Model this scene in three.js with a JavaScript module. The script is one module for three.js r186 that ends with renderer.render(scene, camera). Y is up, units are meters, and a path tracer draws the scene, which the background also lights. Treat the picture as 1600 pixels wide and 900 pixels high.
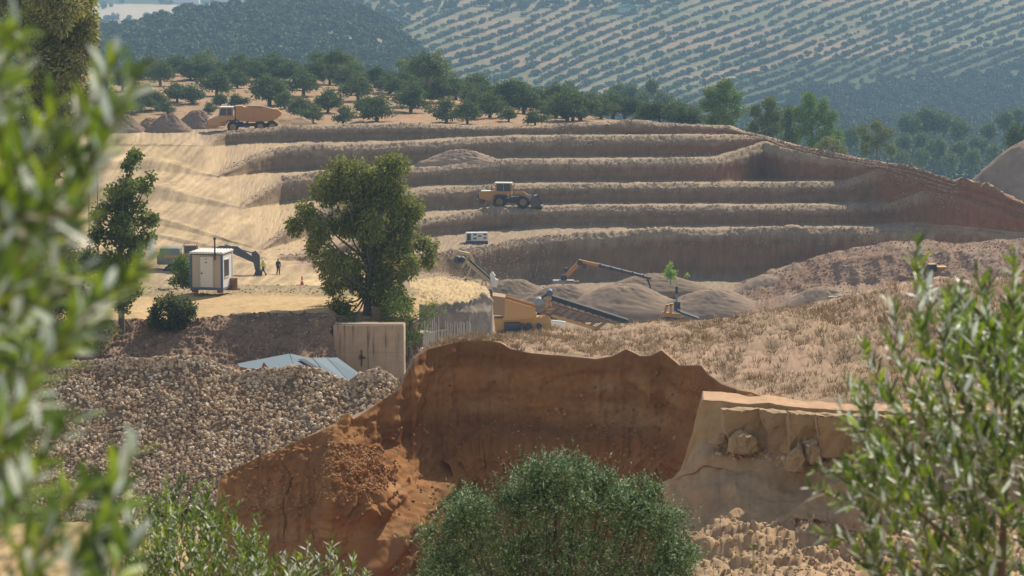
import * as THREE from 'three';
import { ImprovedNoise } from 'three/addons/math/ImprovedNoise.js';
import { mergeGeometries } from 'three/addons/utils/BufferGeometryUtils.js';
import { RoundedBoxGeometry } from 'three/addons/geometries/RoundedBoxGeometry.js';
import { TessellateModifier } from 'three/addons/modifiers/TessellateModifier.js';
import { MarchingCubes } from 'three/addons/objects/MarchingCubes.js';

// ---------------------------------------------------------------- camera, sky, sun, exposure
const scene = new THREE.Scene();
const F = 4537, HORIZON = -60, EYE = 45;                 // focal length and horizon in pixels of a 1600 x 900 frame
const PITCH = Math.atan((450 - HORIZON) / F);
const camera = new THREE.PerspectiveCamera(2 * Math.atan(450 / F) * 180 / Math.PI, 16 / 9, 0.5, 9000);
camera.position.set(0, EYE, 0);
camera.rotation.x = -PITCH;
camera.focus = 260; camera.userData.fStop = 6.4;
const renderer = new THREE.WebGLRenderer({ antialias: true });
renderer.toneMapping = THREE.LinearToneMapping;
renderer.toneMappingExposure = 1.29;
renderer.shadowMap.enabled = true;
const sunDir = new THREE.Vector3(0.38, 0.64, -0.64).normalize();
{ // a clear summer sky: pale at the horizon, blue above
  const W = 64, H = 64, d = new Float32Array(W * H * 4);
  for (let j = 0; j < H; j++) {
    const e = Math.max(0, Math.sin(((j + 0.5) / H - 0.5) * Math.PI)), k = Math.pow(1 - e, 2.6);
    for (let i = 0; i < W; i++) d.set([0.36 + 0.54 * k, 0.43 + 0.46 * k, 0.56 + 0.31 * k, 1], (j * W + i) * 4);
  }
  const t = new THREE.DataTexture(d, W, H, THREE.RGBAFormat, THREE.FloatType);
  t.mapping = THREE.EquirectangularReflectionMapping; t.magFilter = t.minFilter = THREE.LinearFilter; t.wrapS = THREE.RepeatWrapping; t.needsUpdate = true;
  scene.background = t; scene.environment = t;
  scene.environmentIntensity = scene.backgroundIntensity = 0.58;
}
const sun = new THREE.DirectionalLight(new THREE.Color(1, 0.91, 0.77), 5);
sun.position.copy(sunDir).multiplyScalar(900).add(new THREE.Vector3(0, 0, -300)); sun.target.position.set(0, 0, -300);
sun.castShadow = true; sun.shadow.mapSize.set(4096, 4096); sun.shadow.radius = 1;
Object.assign(sun.shadow.camera, { left: -350, right: 350, top: 400, bottom: -400, near: 10, far: 2500 });
scene.add(sun, sun.target);
scene.fog = new THREE.FogExp2(new THREE.Color(0.45, 0.72, 1.0), 0.00022);

// ---------------------------------------------------------------- helpers
let seed = 20240607;
const rnd = () => { seed = (seed + 0x6D2B79F5) | 0; let t = Math.imul(seed ^ (seed >>> 15), 1 | seed); t = (t + Math.imul(t ^ (t >>> 7), 61 | t)) ^ t; return ((t ^ (t >>> 14)) >>> 0) / 4294967296; };
const rr = (a, b) => a + (b - a) * rnd();
const reseed = (n) => { seed = n; };
const IN = new ImprovedNoise();
const noise = (x, y, z) => IN.noise(x + 131.7, y + 57.3, z + 211.9);
const fbm = (x, y, z, o = 3) => { let s = 0, a = 1, f = 1, t = 0; for (let i = 0; i < o; i++) { s += a * noise(x * f, y * f, z * f); t += a; a *= 0.5; f *= 2.03; } return s / t; };
const ridge = (x, y, z) => 1 - 2 * Math.abs(noise(x, y, z));
const clamp = (v, a = 0, b = 1) => Math.min(b, Math.max(a, v));
const sm = (a, b, v) => { const t = clamp((v - a) / (b - a)); return t * t * (3 - 2 * t); };
const mix = (a, b, t) => a.map((v, i) => v + (b[i] - v) * t);
const V = (x, y, z) => new THREE.Vector3(x, y, z);
const cp = Math.cos(PITCH), sp = Math.sin(PITCH);
// the point whose image from the photograph's standpoint is (px, py), at `z` metres in front of the camera
function at(px, py, z) {
  const xr = (px - 800) / F, yu = -(py - 450) / F, fz = cp + yu * sp, t = z / fz;
  return V(xr * t, EYE + t * (-sp + yu * cp), -z);
}
function imageY(p) { const dy = p.y - EYE, dz = -p.z; return 450 - F * (dy * cp + dz * sp) / (dz * cp - dy * sp); }
const scaleAt = (z) => z / F;                                   // metres per pixel at that distance

const used = {};
const numbered = (n) => { const k = used[n] = (used[n] ?? -1) + 1; return k ? `${n}_${String(k).padStart(3, '0')}` : n; };
const shade = (o) => { o.castShadow = o.receiveShadow = true; return o; };
function tag(o, label, category, group, kind) {
  if (label) o.userData.label = label; if (category) o.userData.category = category;
  if (group) o.userData.group = group; if (kind) o.userData.kind = kind; return o;
}
function thing(name, label, category, pos, turn = 0, group) {
  const o = new THREE.Group(); o.name = numbered(name); scene.add(o);
  if (pos) o.position.copy(pos); o.rotation.y = turn; return tag(o, label, category, group);
}
function clean(g) { // plain position + normal, no index, so that any two merge
  const q = g.index ? g.toNonIndexed() : g.clone();
  for (const k of Object.keys(q.attributes)) if (k !== 'position' && k !== 'normal') q.deleteAttribute(k);
  if (!q.attributes.normal) q.computeVertexNormals();
  return q;
}
const merged = (gs) => gs.length === 1 ? gs[0] : mergeGeometries(gs.map(clean));
function part(name, gs, m, parent) { const o = shade(new THREE.Mesh(merged(Array.isArray(gs) ? gs : [gs]), m)); o.name = name; parent.add(o); return o; }
function solo(name, gs, m, label, category, group) { const o = shade(new THREE.Mesh(merged(Array.isArray(gs) ? gs : [gs]), m)); o.name = numbered(name); scene.add(o); return tag(o, label, category, group); }
function copy(o, label) { const c = o.clone(); c.name = numbered(o.name.replace(/_\d{3}$/, '')); c.userData = { ...o.userData }; if (label) c.userData.label = label; scene.add(c); return c; }
const box = (w, h, d, x = 0, y = 0, z = 0, r = 0.03) => { const g = r ? new RoundedBoxGeometry(w, h, d, 1, Math.min(r, w / 3, h / 3, d / 3)) : new THREE.BoxGeometry(w, h, d); g.translate(x, y, z); return g; };
function bar(a, b, r0, r1 = r0, n = 6) {
  const A = Array.isArray(a) ? V(...a) : a, B = Array.isArray(b) ? V(...b) : b, d = B.clone().sub(A), g = new THREE.CylinderGeometry(r1, r0, d.length(), n, 1);
  g.translate(0, d.length() / 2, 0); g.applyQuaternion(new THREE.Quaternion().setFromUnitVectors(V(0, 1, 0), d.normalize())); g.translate(A.x, A.y, A.z); return g;
}
function beam(a, b, h, w) { // a square beam from a to b, h tall in its own plane and w wide
  const A = V(...a), B = V(...b), d = B.clone().sub(A), L = d.length(), g = new THREE.BoxGeometry(L, h, w); g.translate(L / 2, 0, 0);
  const x = d.normalize(), z = x.clone().cross(Math.abs(x.y) > 0.98 ? V(1, 0, 0) : V(0, 1, 0)).normalize(), y = z.clone().cross(x).normalize();
  g.applyMatrix4(new THREE.Matrix4().makeBasis(x, y, z)); g.translate(A.x, A.y, A.z); return g;
}
function plate(points, depth, z = 0, bevel = 0.02) { // an outline in x, y with thickness along z, centred on z
  const s = new THREE.Shape(points.map((p) => new THREE.Vector2(...p)));
  const g = new THREE.ExtrudeGeometry(s, { depth: depth - 2 * bevel, bevelEnabled: bevel > 0, bevelSize: bevel, bevelThickness: bevel, bevelSegments: 1 });
  g.translate(0, 0, z - depth / 2 + bevel); return g;
}
const drum = (r, w, x, y, z, n = 18) => { const g = new THREE.CylinderGeometry(r, r, w, n); g.rotateX(Math.PI / 2); g.translate(x, y, z); return g; };
const srgb = (r, g, b) => { const c = new THREE.Color().setRGB(r / 255, g / 255, b / 255, THREE.SRGBColorSpace); return [c.r, c.g, c.b]; };
const mat = (r, g, b, rough = 0.8, extra = {}) => new THREE.MeshStandardMaterial({ color: new THREE.Color().setRGB(r, g, b), roughness: rough, ...extra });
const earth = new THREE.MeshPhysicalMaterial({ color: 0xffffff, vertexColors: true, roughness: 1, specularIntensity: 0.12, side: THREE.DoubleSide });
function dusty(r, g, b, rough, amount = 0.25, size = 0.7) { // paint with dried dust and wear in blotches
  const n = 128, d = new Uint8Array(n * n * 4), dust = [0.4, 0.31, 0.21];
  for (let j = 0; j < n; j++) for (let i = 0; i < n; i++) {
    const w = (a) => Math.sin(a / n * 2 * Math.PI) * 3, k = clamp(fbm(w(i), w(j) + 9, w(i + n / 4) + w(j + n / 4), 4) * 1.3 + 0.25) * amount + rnd() * 0.05;
    const c = mix([r, g, b], dust, k).map((v) => Math.round(255 * Math.pow(clamp(v), 1 / 2.2)));
    d.set([...c, 255], (j * n + i) * 4);
  }
  const t = new THREE.DataTexture(d, n, n); t.colorSpace = THREE.SRGBColorSpace; t.wrapS = t.wrapT = THREE.RepeatWrapping; t.magFilter = THREE.LinearFilter; t.repeat.set(size, size); t.needsUpdate = true;
  return new THREE.MeshStandardMaterial({ map: t, roughness: rough });
}
function uvm(g) { // uv in metres from the dominant axis of each face
  const q = g.index ? g.toNonIndexed() : g; if (!q.attributes.normal) q.computeVertexNormals();
  const p = q.attributes.position, n = q.attributes.normal, uv = new Float32Array(p.count * 2);
  for (let i = 0; i < p.count; i++) {
    const ax = Math.abs(n.getX(i)), ay = Math.abs(n.getY(i)), az = Math.abs(n.getZ(i));
    uv.set(az >= ax && az >= ay ? [p.getX(i), p.getY(i)] : ay >= ax ? [p.getX(i), p.getZ(i)] : [p.getZ(i), p.getY(i)], i * 2);
  }
  q.setAttribute('uv', new THREE.BufferAttribute(uv, 2)); return q;
}
function craggy(g, edge, amp, freq) { // splits the faces up and roughens them
  let q = new TessellateModifier(edge, 5).modify(clean(g)); const p = q.attributes.position;
  for (let i = 0; i < p.count; i++) { const x = p.getX(i), y = p.getY(i), z = p.getZ(i), o = freq * 1.7; p.setXYZ(i, x + amp * fbm(x * freq, y * freq, z * freq, 3), y + amp * fbm(x * freq + o, y * freq, z * freq + 5, 3), z + amp * 1.3 * fbm(x * freq, y * freq + 9, z * freq + o, 3)); }
  q.deleteAttribute('normal'); q.computeVertexNormals(); return q;
}
const tex = (gs) => uvm(merged(gs));

// a sheet of ground lofted through rows of [px, py, z] (x sorted), far row first
function keyed(row, x) {
  if (x <= row[0][0]) return row[0]; const n = row.length; if (x >= row[n - 1][0]) return row[n - 1];
  let i = 1; while (row[i][0] < x) i++;
  const a = row[i - 1], b = row[i], t = (x - a[0]) / (b[0] - a[0]); return [x, a[1] + (b[1] - a[1]) * t, a[2] + (b[2] - a[2]) * t];
}
function fillZ(row) { // z left out of a key is interpolated between its neighbours
  const r = row.map((k) => [...k]);
  for (let i = 0; i < r.length; i++) if (r[i][2] === undefined) {
    let a = i - 1, b = i + 1; while (b < r.length && r[b][2] === undefined) b++;
    r[i][2] = b < r.length ? r[a][2] + (r[b][2] - r[a][2]) * (r[i][0] - r[a][0]) / (r[b][0] - r[a][0]) : r[a][2];
  }
  return r;
}
function ground(name, rows, { x0, x1, nx, sub, lift, color, monotone = false, parent = scene, wobble = 0 }) {
  rows = rows.map(fillZ);
  const ny = sub.reduce((a, b) => a + b, 0) + 1, P = new Float32Array(nx * ny * 3), T = new Float32Array(ny), X = new Float32Array(nx);
  let k = 0; T[0] = 0; for (let s = 0; s < sub.length; s++) for (let j = 1; j <= sub[s]; j++) T[++k] = s + j / sub[s];
  for (let i = 0; i < nx; i++) {
    const x = X[i] = x0 + (x1 - x0) * i / (nx - 1);
    const col = rows.map((r, ri) => { const xx = wobble ? x + wobble * fbm(x * 0.03, ri * 7.7, 0, 2) : x; const q = keyed(r, xx); return [x, q[1] + (wobble ? wobble * 0.16 * fbm(x * 0.05, ri * 3.3, 5, 3) : 0), q[2]]; });
    if (monotone) for (let r = 1; r < col.length; r++) { col[r][1] = Math.max(col[r][1], col[r - 1][1] + 0.25); col[r][2] = Math.min(col[r][2], col[r - 1][2] - 0.02); }
    const pts = col.map((c) => at(c[0], c[1], c[2]));
    for (let j = 0; j < ny; j++) { const s = Math.min(rows.length - 2, Math.floor(T[j])), t = T[j] - s, a = pts[s], b = pts[s + 1], o = (j * nx + i) * 3; P[o] = a.x + (b.x - a.x) * t; P[o + 1] = a.y + (b.y - a.y) * t; P[o + 2] = a.z + (b.z - a.z) * t; }
  }
  const idx = new Uint32Array((nx - 1) * (ny - 1) * 6); let q = 0;
  for (let j = 0; j < ny - 1; j++) for (let i = 0; i < nx - 1; i++) { const a = j * nx + i, b = a + 1, c = a + nx, d = c + 1; idx[q++] = a; idx[q++] = c; idx[q++] = b; idx[q++] = b; idx[q++] = c; idx[q++] = d; }
  const g = new THREE.BufferGeometry(); g.setAttribute('position', new THREE.BufferAttribute(P, 3)); g.setIndex(new THREE.BufferAttribute(idx, 1)); g.computeVertexNormals();
  if (lift) {
    const N = g.attributes.normal.array;
    for (let j = 0; j < ny; j++) for (let i = 0; i < nx; i++) { const o = (j * nx + i) * 3, h = lift(P[o], P[o + 1], P[o + 2], T[j], X[i]); P[o] += N[o] * h; P[o + 1] += N[o + 1] * h; P[o + 2] += N[o + 2] * h; }
    g.computeVertexNormals();
  }
  const C = new Float32Array(nx * ny * 3);
  for (let j = 0; j < ny; j++) for (let i = 0; i < nx; i++) { const o = (j * nx + i) * 3; C.set(color(P[o], P[o + 1], P[o + 2], T[j], X[i]), o); }
  g.setAttribute('color', new THREE.BufferAttribute(C, 3));
  const m = shade(new THREE.Mesh(g, earth)); m.name = parent === scene ? numbered(name) : name; parent.add(m); if (parent === scene) m.userData.kind = 'structure';
  const colOf = (px) => Math.round(clamp((px - x0) / (x1 - x0)) * (nx - 1)), pos = (i, j) => { const o = (j * nx + i) * 3; return V(P[o], P[o + 1], P[o + 2]); };
  return { mesh: m, nx, ny, pos, T,
    on(px, t) { const c = clamp((px - x0) / (x1 - x0)) * (nx - 1), i = Math.min(nx - 2, Math.floor(c)); let j = 1; while (j < ny - 1 && T[j] < t) j++; const v = clamp((t - T[j - 1]) / (T[j] - T[j - 1])); return pos(i, j - 1).lerp(pos(i + 1, j - 1), c - i).lerp(pos(i, j).lerp(pos(i + 1, j), c - i), v); },
    hit(px, py) { // the nearest point of the sheet seen at that pixel
      const i = colOf(px); let best = null, a = imageY(pos(i, 0));
      for (let j = 1; j < ny; j++) { const b = imageY(pos(i, j)); if ((a - py) * (b - py) <= 0 && a !== b) { const p = pos(i, j - 1).lerp(pos(i, j), (py - a) / (b - a)); if (!best || p.z > best.z) best = p; } a = b; }
      return best; } };
}

// ---------------------------------------------------------------- the ground
const SAND = [0.47, 0.345, 0.195], EARTHC = [0.24, 0.165, 0.096], REDE = [0.25, 0.12, 0.066], GREYE = [0.205, 0.155, 0.1], RUBBLE = [0.295, 0.22, 0.148], OCHRE = [0.36, 0.18, 0.07], TAN = [0.34, 0.225, 0.13];
const speck = (c, x, y, z, f = 6, a = 0.16) => { const k = 1 + a * noise(x * f, y * f, z * f) + a * 0.8 * noise(x * f * 0.23, y * f * 0.23, z * f * 0.23); return c.map((v) => clamp(v * k, 0.01, 0.9)); };

// the stepped quarry wall, the haul road on its left and the pit floor
const C0 = [[-100, 204, 452], [165, 204, 450], [330, 203, 448], [400, 200.5, 452], [450, 197, 452], [550, 195, 452], [650, 193, 452], [700, 195, 452], [760, 198, 452], [850, 197, 452], [900, 193.5, 452], [960, 190.5, 452], [1060, 193.5, 452], [1140, 197.5, 452], [1160, 206.5, 446], [1200, 214, 442], [1240, 226.5, 434], [1300, 239, 421], [1350, 250, 411], [1372, 253, 406], [1430, 262, 391], [1490, 283, 375], [1503, 278, 371], [1560, 299, 354], [1600, 318, 341], [1700, 360, 306]];
const C1 = [[-100, 224, 424], [250, 224, 424], [320, 228, 424], [332, 220, 430], [352, 207, 438], [400, 203, 440], [450, 199, 441], [550, 197, 441], [650, 195, 441], [700, 197, 441], [760, 200, 441], [850, 199, 441], [900, 195, 441], [960, 192, 441], [1060, 195, 441], [1140, 199, 441], [1160, 208, 439], [1200, 216, 436], [1240, 228, 428], [1300, 240, 415], [1350, 251, 405], [1372, 254, 400], [1430, 263, 385], [1490, 284, 369], [1503, 279, 365], [1560, 300, 348], [1600, 319, 335], [1700, 361, 300]];
const wall = (f) => C1.filter((k) => k[0] >= 1430).map(([x, y, z]) => { const b = keyed([[1430, 350, 381], [1500, 352, 361], [1600, 364, 331], [1700, 400, 297]], x); return [x, y + (b[1] - y) * f, z + (b[2] - z) * f]; });
const T1 = [[-100, 230, 420], [250, 230, 420], [322, 231, 421], [400, 224, 434], [500, 222, 436], [650, 220, 437], [720, 215, 438], [800, 212, 438], [1000, 211, 438], [1130, 210, 438], [1160, 212, 437], [1200, 217.5, 435], [1240, 230, 427.5], [1300, 242, 414.5], [1372, 255.5, 399.5], ...wall(0.04)];
const C2 = [[-100, 243, 412], [250, 245, 412], [338, 274, 404], [350, 268, 408], [385, 250, 418], [425, 234, 425], [500, 228, 428], [600, 226, 429], [700, 221, 429], [740, 218, 429], [800, 216, 430], [950, 215, 430], [1130, 214, 430], [1160, 214, 432], [1200, 219, 434], [1240, 232, 427], [1300, 244, 414], [1372, 257, 399], ...wall(0.08)];
const T2 = [[-100, 268, 400], [250, 268, 400], [340, 278, 402], [400, 272, 414], [510, 267, 417], [600, 262, 420], [660, 258, 422], [740, 252, 425], [800, 248, 427], [950, 247, 427], [1120, 245, 427], [1150, 236, 429], [1195, 221, 433], [1240, 234, 426.5], [1300, 246, 413.5], [1365, 257, 400], [1385, 259, 396], ...wall(0.12)];
const C3 = [[-100, 285, 392], [250, 285, 392], [375, 323, 379], [385, 316, 383], [410, 299, 394], [440, 278, 406], [500, 270, 410], [600, 266, 413], [660, 264, 415], [740, 256, 418], [800, 251, 420], [950, 251, 420], [1120, 249, 420], [1150, 240, 425], [1195, 224, 432], [1240, 236.5, 426], [1300, 248.5, 413], [1365, 259, 399.5], [1385, 262, 395.5], ...wall(0.16)];
const T3 = [[-100, 315, 378], [250, 315, 378], [378, 327, 377], [450, 319, 390], [520, 309, 397], [600, 299, 404], [660, 292, 410], [800, 287, 417], [1000, 285.5, 417], [1200, 284.5, 415], [1320, 283, 411], [1345, 275, 406], [1370, 263, 398.5], [1385, 264, 395], ...wall(0.2)];
const C4 = [[-100, 335, 366], [250, 335, 366], [405, 389, 342], [415, 384, 346], [450, 356, 368], [480, 331, 385], [520, 319, 391], [600, 306, 399], [660, 298, 404], [740, 293, 408], [800, 290, 410], [1000, 288.5, 410], [1200, 287.5, 409], [1320, 286, 406], [1345, 278, 404], [1370, 266, 398], [1390, 270, 394], ...wall(0.24)];
const T4 = [[-100, 352, 356], [250, 352, 356], [410, 392, 341], [480, 373, 363], [560, 350, 380], [600, 339, 389], [660, 332, 396], [740, 327, 403], [800, 321, 407], [1000, 319.5, 407], [1200, 319, 406], [1380, 318, 402], [1400, 313, 399], [1440, 297, 387], [1455, 296, 381], ...wall(0.3).slice(1)];
const C5 = [[-100, 364, 350], [250, 364, 350], [420, 402, 336], [470, 400, 346], [560, 373, 366], [600, 357, 379], [660, 343, 390], [740, 333, 397], [800, 327, 400], [900, 324, 400], [1200, 323, 399], [1380, 322, 396], [1400, 317, 393], [1440, 301, 385], [1455, 300, 380.5], ...wall(0.36).slice(1)];
const T5 = [[-100, 374, 344], [250, 374, 344], [420, 408, 332], [480, 410, 338], [560, 391, 356], [650, 376, 376], [700, 368, 385], [760, 361, 394], [840, 357, 398], [1000, 355, 398], [1300, 354, 394], [1430, 350, 381], [1500, 352, 361], [1600, 364, 331], [1700, 400, 297]];
const C6 = [[-100, 386, 336], [250, 386, 336], [420, 414, 329], [560, 409, 345], [650, 399, 362], [700, 393, 374], [760, 386, 381], [800, 378, 385], [840, 371, 389], [900, 366, 391], [1000, 362, 391], [1150, 359.5, 391], [1300, 357.5, 388], [1480, 356, 372], [1550, 364, 348], [1600, 374, 327], [1700, 420, 293]];
const T6 = [[-100, 405, 327], [250, 404, 327], [420, 425, 323], [560, 428, 333], [650, 425, 346], [700, 430, 356], [770, 442, 368], [840, 446, 379], [870, 441, 386], [1000, 438, 387], [1100, 436, 386], [1250, 436, 383], [1480, 430, 365], [1600, 425, 320], [1700, 440, 288]];
const F1 = [[-100, 446, 305], [300, 446, 305], [600, 452, 310], [700, 470, 330], [800, 500, 335], [1200, 500, 335], [1500, 490, 320], [1700, 480, 280]];
const F2 = [[-100, 520, 285], [600, 540, 280], [800, 620, 280], [1200, 620, 280], [1700, 600, 250]];
const lip = (c, t, f = 0.24, h = 0.74) => { const xs = [...new Set([...c, ...t].map((k) => k[0]))].sort((a, b) => a - b); return xs.map((x) => { const a = keyed(fillZ(c), x), b = keyed(fillZ(t), x); return [x, a[1] + (b[1] - a[1]) * f, a[2] + (b[2] - a[2]) * h]; }); };
const steep = (c, t, tip, d = 2.1) => [...new Set([...c.map((k) => k[0]).filter((x) => x > tip && x < 1425), tip + 6, tip + 30, ...t.map((k) => k[0])])].sort((a, b) => a - b).map((x) => keyed(fillZ(t), x)).map(([, y, z], i, l) => [l[i][0], y, z]).map(([x, y, z]) => [x, y, x > tip && x < 1425 ? Math.max(z, keyed(fillZ(c), x)[2] - d) : z]);
[[C1, T1, 330], [C2, T2, 345], [C3, T3, 385], [C4, T4, 420], [C5, T5, 460], [C6, T6, 500, 3]].forEach(([c, t, tip, d]) => { const s = steep(c, t, tip, d); t.splice(0, t.length, ...s); });
const benchRows = [C0, C1, lip(C1, T1), T1, C2, lip(C2, T2), T2, C3, lip(C3, T3), T3, C4, lip(C4, T4), T4, C5, lip(C5, T5), T5, C6, lip(C6, T6, 0.14, 0.5), T6, F1, F2];
const tipX = (t) => { const k = [300, 325, 325, 328, 338, 340, 352, 372, 378, 390, 402, 412, 420, 425, 430, 440, 455, 480, 600, 620, 640], i = Math.min(19, Math.floor(t)); return k[i] + (k[i + 1] - k[i]) * (t - i); };
const onWall = (px, t) => t < 1.02 ? 0 : t > 15 ? 0 : sm(-8, 18, px - (t < 3.5 ? 1190 : t < 6.6 ? 1205 : t < 9.4 ? 1366 : t < 12.5 ? 1372 : 1446));
const bench = ground('quarry_benches', benchRows, {
  x0: -80, x1: 1690, nx: 1060, monotone: true, wobble: 7,
  sub: [5, 4, 6, 7, 5, 6, 12, 5, 6, 12, 5, 6, 12, 5, 6, 12, 6, 8, 22, 10, 6],
  lift(x, y, z, t, px) {
    const i = Math.min(19, Math.floor(t)), road = 1 - sm(-8, 14, px - tipX(t)), onLip = [1, 4, 7, 10, 13, 16].includes(i), onFace = [2, 5, 8, 11, 14, 17].includes(i), f = t - i;
    const big = 0.22 * fbm(x * 0.22, y * 0.3, z * 0.16, 3), clods = ridge(x * 1.1, y * 1.3, z * 0.8) * 0.5 + ridge(x * 2.3, y * 2.3, z * 1.9) * 0.3;
    const rubble = onLip ? 1 : onFace ? 0.75 * (1 - sm(0, 0.5, f)) + 0.3 * sm(0.72, 1, f) + 0.1 : 0.55;
    const wl = onWall(px, t), scrape = onFace ? 0.1 * noise(x * 3.1, y * 0.35, z * 0.3) + 0.05 * noise(x * 0.5, y * 6, z * 0.5) : 0;
    const tracks = 0.17 * ridge(x * 0.9 + 0.05 * z + 1.5 * fbm(x * 0.05, 1, z * 0.012, 2), 1.5, z * 0.02) * sm(-0.1, 0.3, fbm(x * 0.07, 0, z * 0.02, 2)) + 0.05 * ridge(x * 0.3 + z * 0.25, 4, z * 0.05);
    const slump = (onFace || onLip) && px > tipX(t) ? Math.max(0, fbm(x * 0.12, 3, z * 0.05, 2) - 0.12) * 1.4 * (1 - Math.abs(2 * f - 1) * 0.4) : 0;
    return (big + rubble * clods * (0.42 - 0.34 * wl) + scrape + slump * (1 - wl) + wl * (0.1 * noise(x * 0.9, y * 0.4, z * 0.9) + 0.07 * noise(x, y * 4, z))) * (1 - road) + road * (big * 0.45 + tracks + 0.09 * clods * sm(-0.1, 0.5, fbm(x * 0.12, 4, z * 0.07, 2)));
  },
  color(x, y, z, t, px) {
    const i = Math.min(19, Math.floor(t)), road = 1 - sm(-5, 5, px - tipX(t) + 8 * noise(x * 0.3, 1, z * 0.3)), onFace = [2, 5, 8, 11, 14, 17].includes(i), f = t - i;
    const strata = noise(x * 0.02, y * 1.7 + 0.6 * noise(x * 0.05, 0, 2), 7), red = clamp(sm(760, 1200, px) * (i < 10 ? 1 : 0.45) + sm(1340, 1420, px) * 1.0 + 0.35 * strata);
    let face = mix(mix(GREYE, EARTHC, clamp(0.5 + strata * 0.9)), REDE, red * 0.8);
    const rub = mix(RUBBLE, [0.36, 0.265, 0.172], clamp(0.4 + 0.9 * fbm(x * 0.3, y * 0.3, z * 0.2, 2)));
    let c = onFace ? mix(rub, face, sm(-0.05, 0.22, f + 0.25 * noise(x * 0.9, 3, z * 0.3))) : rub;
    c = mix(c, mix(face, REDE, 0.6), onWall(px, t));
    if (i >= 18) c = mix(rub, GREYE, 0.35);
    if (onFace && f > 0.8) c = mix(c, rub, 0.3 * sm(0.8, 1, f + 0.2 * noise(x * 1.3, 0, 0)));
    const patch = fbm(x * 0.09, 2, z * 0.05, 3), sandy = mix(SAND, [0.4, 0.29, 0.19], clamp(0.25 + 1.1 * patch + 0.35 * sm(330, 400, imageY(V(x, y, z)))));
    if ([3, 6, 9, 12, 15].includes(i)) c = mix(c, sandy, 0.85 * (1 - sm(40, 190, px - tipX(t) + 30 * noise(x * 0.2, 6, z * 0.1))));
    c = mix(c, speck(sandy, x * 0.6 + z * 0.03, 0, z * 0.03, 3, 0.34), road);
    if (onFace || onWall(px, t) > 0.5) { const b = 1 + 0.22 * noise(x * 0.03, y * 2.6 + 0.4 * noise(x * 0.1, 0, z * 0.1), 17) + 0.14 * noise(x * 0.06, y * 6.5, 23) + 0.1 * noise(x * 2.2, y * 0.25, z * 0.4); c = c.map((v) => v * b); }
    return speck(c, x, y, z, 3.2, 0.22);
  },
});

// heaps: a radial mound with an uneven crown, on its own base point
function mound(name, px, py, z, w, h, d, color, { label, category = 'heap', group, turn = 0, sharp = 1.15, rough = 0.1, n = 64, off = 0 }) {
  const rings = 26, P = [], C = [], I = [], o = at(px, py, z);
  for (let j = 0; j <= rings; j++) for (let i = 0; i < n; i++) {
    const a = i / n * 2 * Math.PI, q = j / rings, wob = 1 + 0.16 * noise(Math.cos(a) * 1.4 + off, Math.sin(a) * 1.4, off), x = Math.cos(a) * q * w / 2 * wob, zz = Math.sin(a) * q * d / 2 * wob;
    const top = Math.pow(1 - q, sharp) * (1 - 0.22 * Math.exp(-q * q * 30));
    const y = h * top * (1 + 0.25 * fbm(x * 2.2 / w + off, 1, zz * 2.2 / d, 2)) + (rough * (ridge(x * 1.7 + off, 2, zz * 1.7) * 0.6 + ridge(x * 4, off, zz * 4) * 0.4)) * Math.min(1, (1 - q) * 6) - 0.35 * sm(0.9, 1, q);
    P.push(x, y, zz); C.push(...speck(color, x + off, y, zz, 3.3, 0.22));
  }
  for (let j = 0; j < rings; j++) for (let i = 0; i < n; i++) { const a = j * n + i, b = j * n + (i + 1) % n, c = a + n, e = b + n; I.push(a, b, c, b, e, c); }
  const g = new THREE.BufferGeometry(); g.setAttribute('position', new THREE.Float32BufferAttribute(P, 3)); g.setAttribute('color', new THREE.Float32BufferAttribute(C, 3)); g.setIndex(I); g.computeVertexNormals();
  const m = shade(new THREE.Mesh(g, earth)); m.name = numbered(name); m.position.copy(o); m.rotation.y = turn; scene.add(m); return tag(m, label, category, group);
}

// the tan hill behind the rim, where the old olives stand
const hillRows = [
  [[-150, 212, 444], [165, 208, 446], [330, 206, 452], [450, 201, 446], [700, 199, 446], [960, 196, 446], [1060, 198, 446], [1160, 212, 444], [1260, 240, 430]],
  [[-150, 186, 475], [165, 184, 475], [330, 178, 480], [480, 178, 478], [700, 184, 470], [850, 187, 466], [960, 189, 460], [1080, 194, 456], [1160, 214, 456], [1260, 245, 440]],
  [[-150, 145, 530], [165, 145, 530], [330, 140, 535], [480, 140, 530], [600, 150, 520], [700, 160, 510], [850, 180, 500], [960, 187, 480], [1080, 196, 466], [1160, 220, 470], [1260, 255, 455]],
  [[-150, 118, 590], [200, 116, 590], [350, 112, 600], [480, 112, 590], [600, 122, 575], [700, 140, 560], [850, 170, 530], [960, 188, 500], [1080, 200, 480], [1160, 230, 485], [1260, 270, 470]],
  [[-150, 220, 680], [480, 220, 680], [700, 240, 650], [960, 260, 600], [1160, 300, 560], [1260, 330, 540]]];
const hill = ground('olive_hill', hillRows, { x0: -150, x1: 1260, nx: 480, sub: [30, 50, 40, 30], wobble: 6,
  lift: (x, y, z) => 0.35 * fbm(x * 0.08, 0, z * 0.05, 3) + 0.12 * ridge(x * 0.7, 0, z * 0.5),
  color: (x, y, z) => speck(mix([0.38, 0.235, 0.145], [0.3, 0.215, 0.115], clamp(0.4 + fbm(x * 0.1, 1, z * 0.05, 3))), x, y, z, 1.4, 0.22) });

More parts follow.
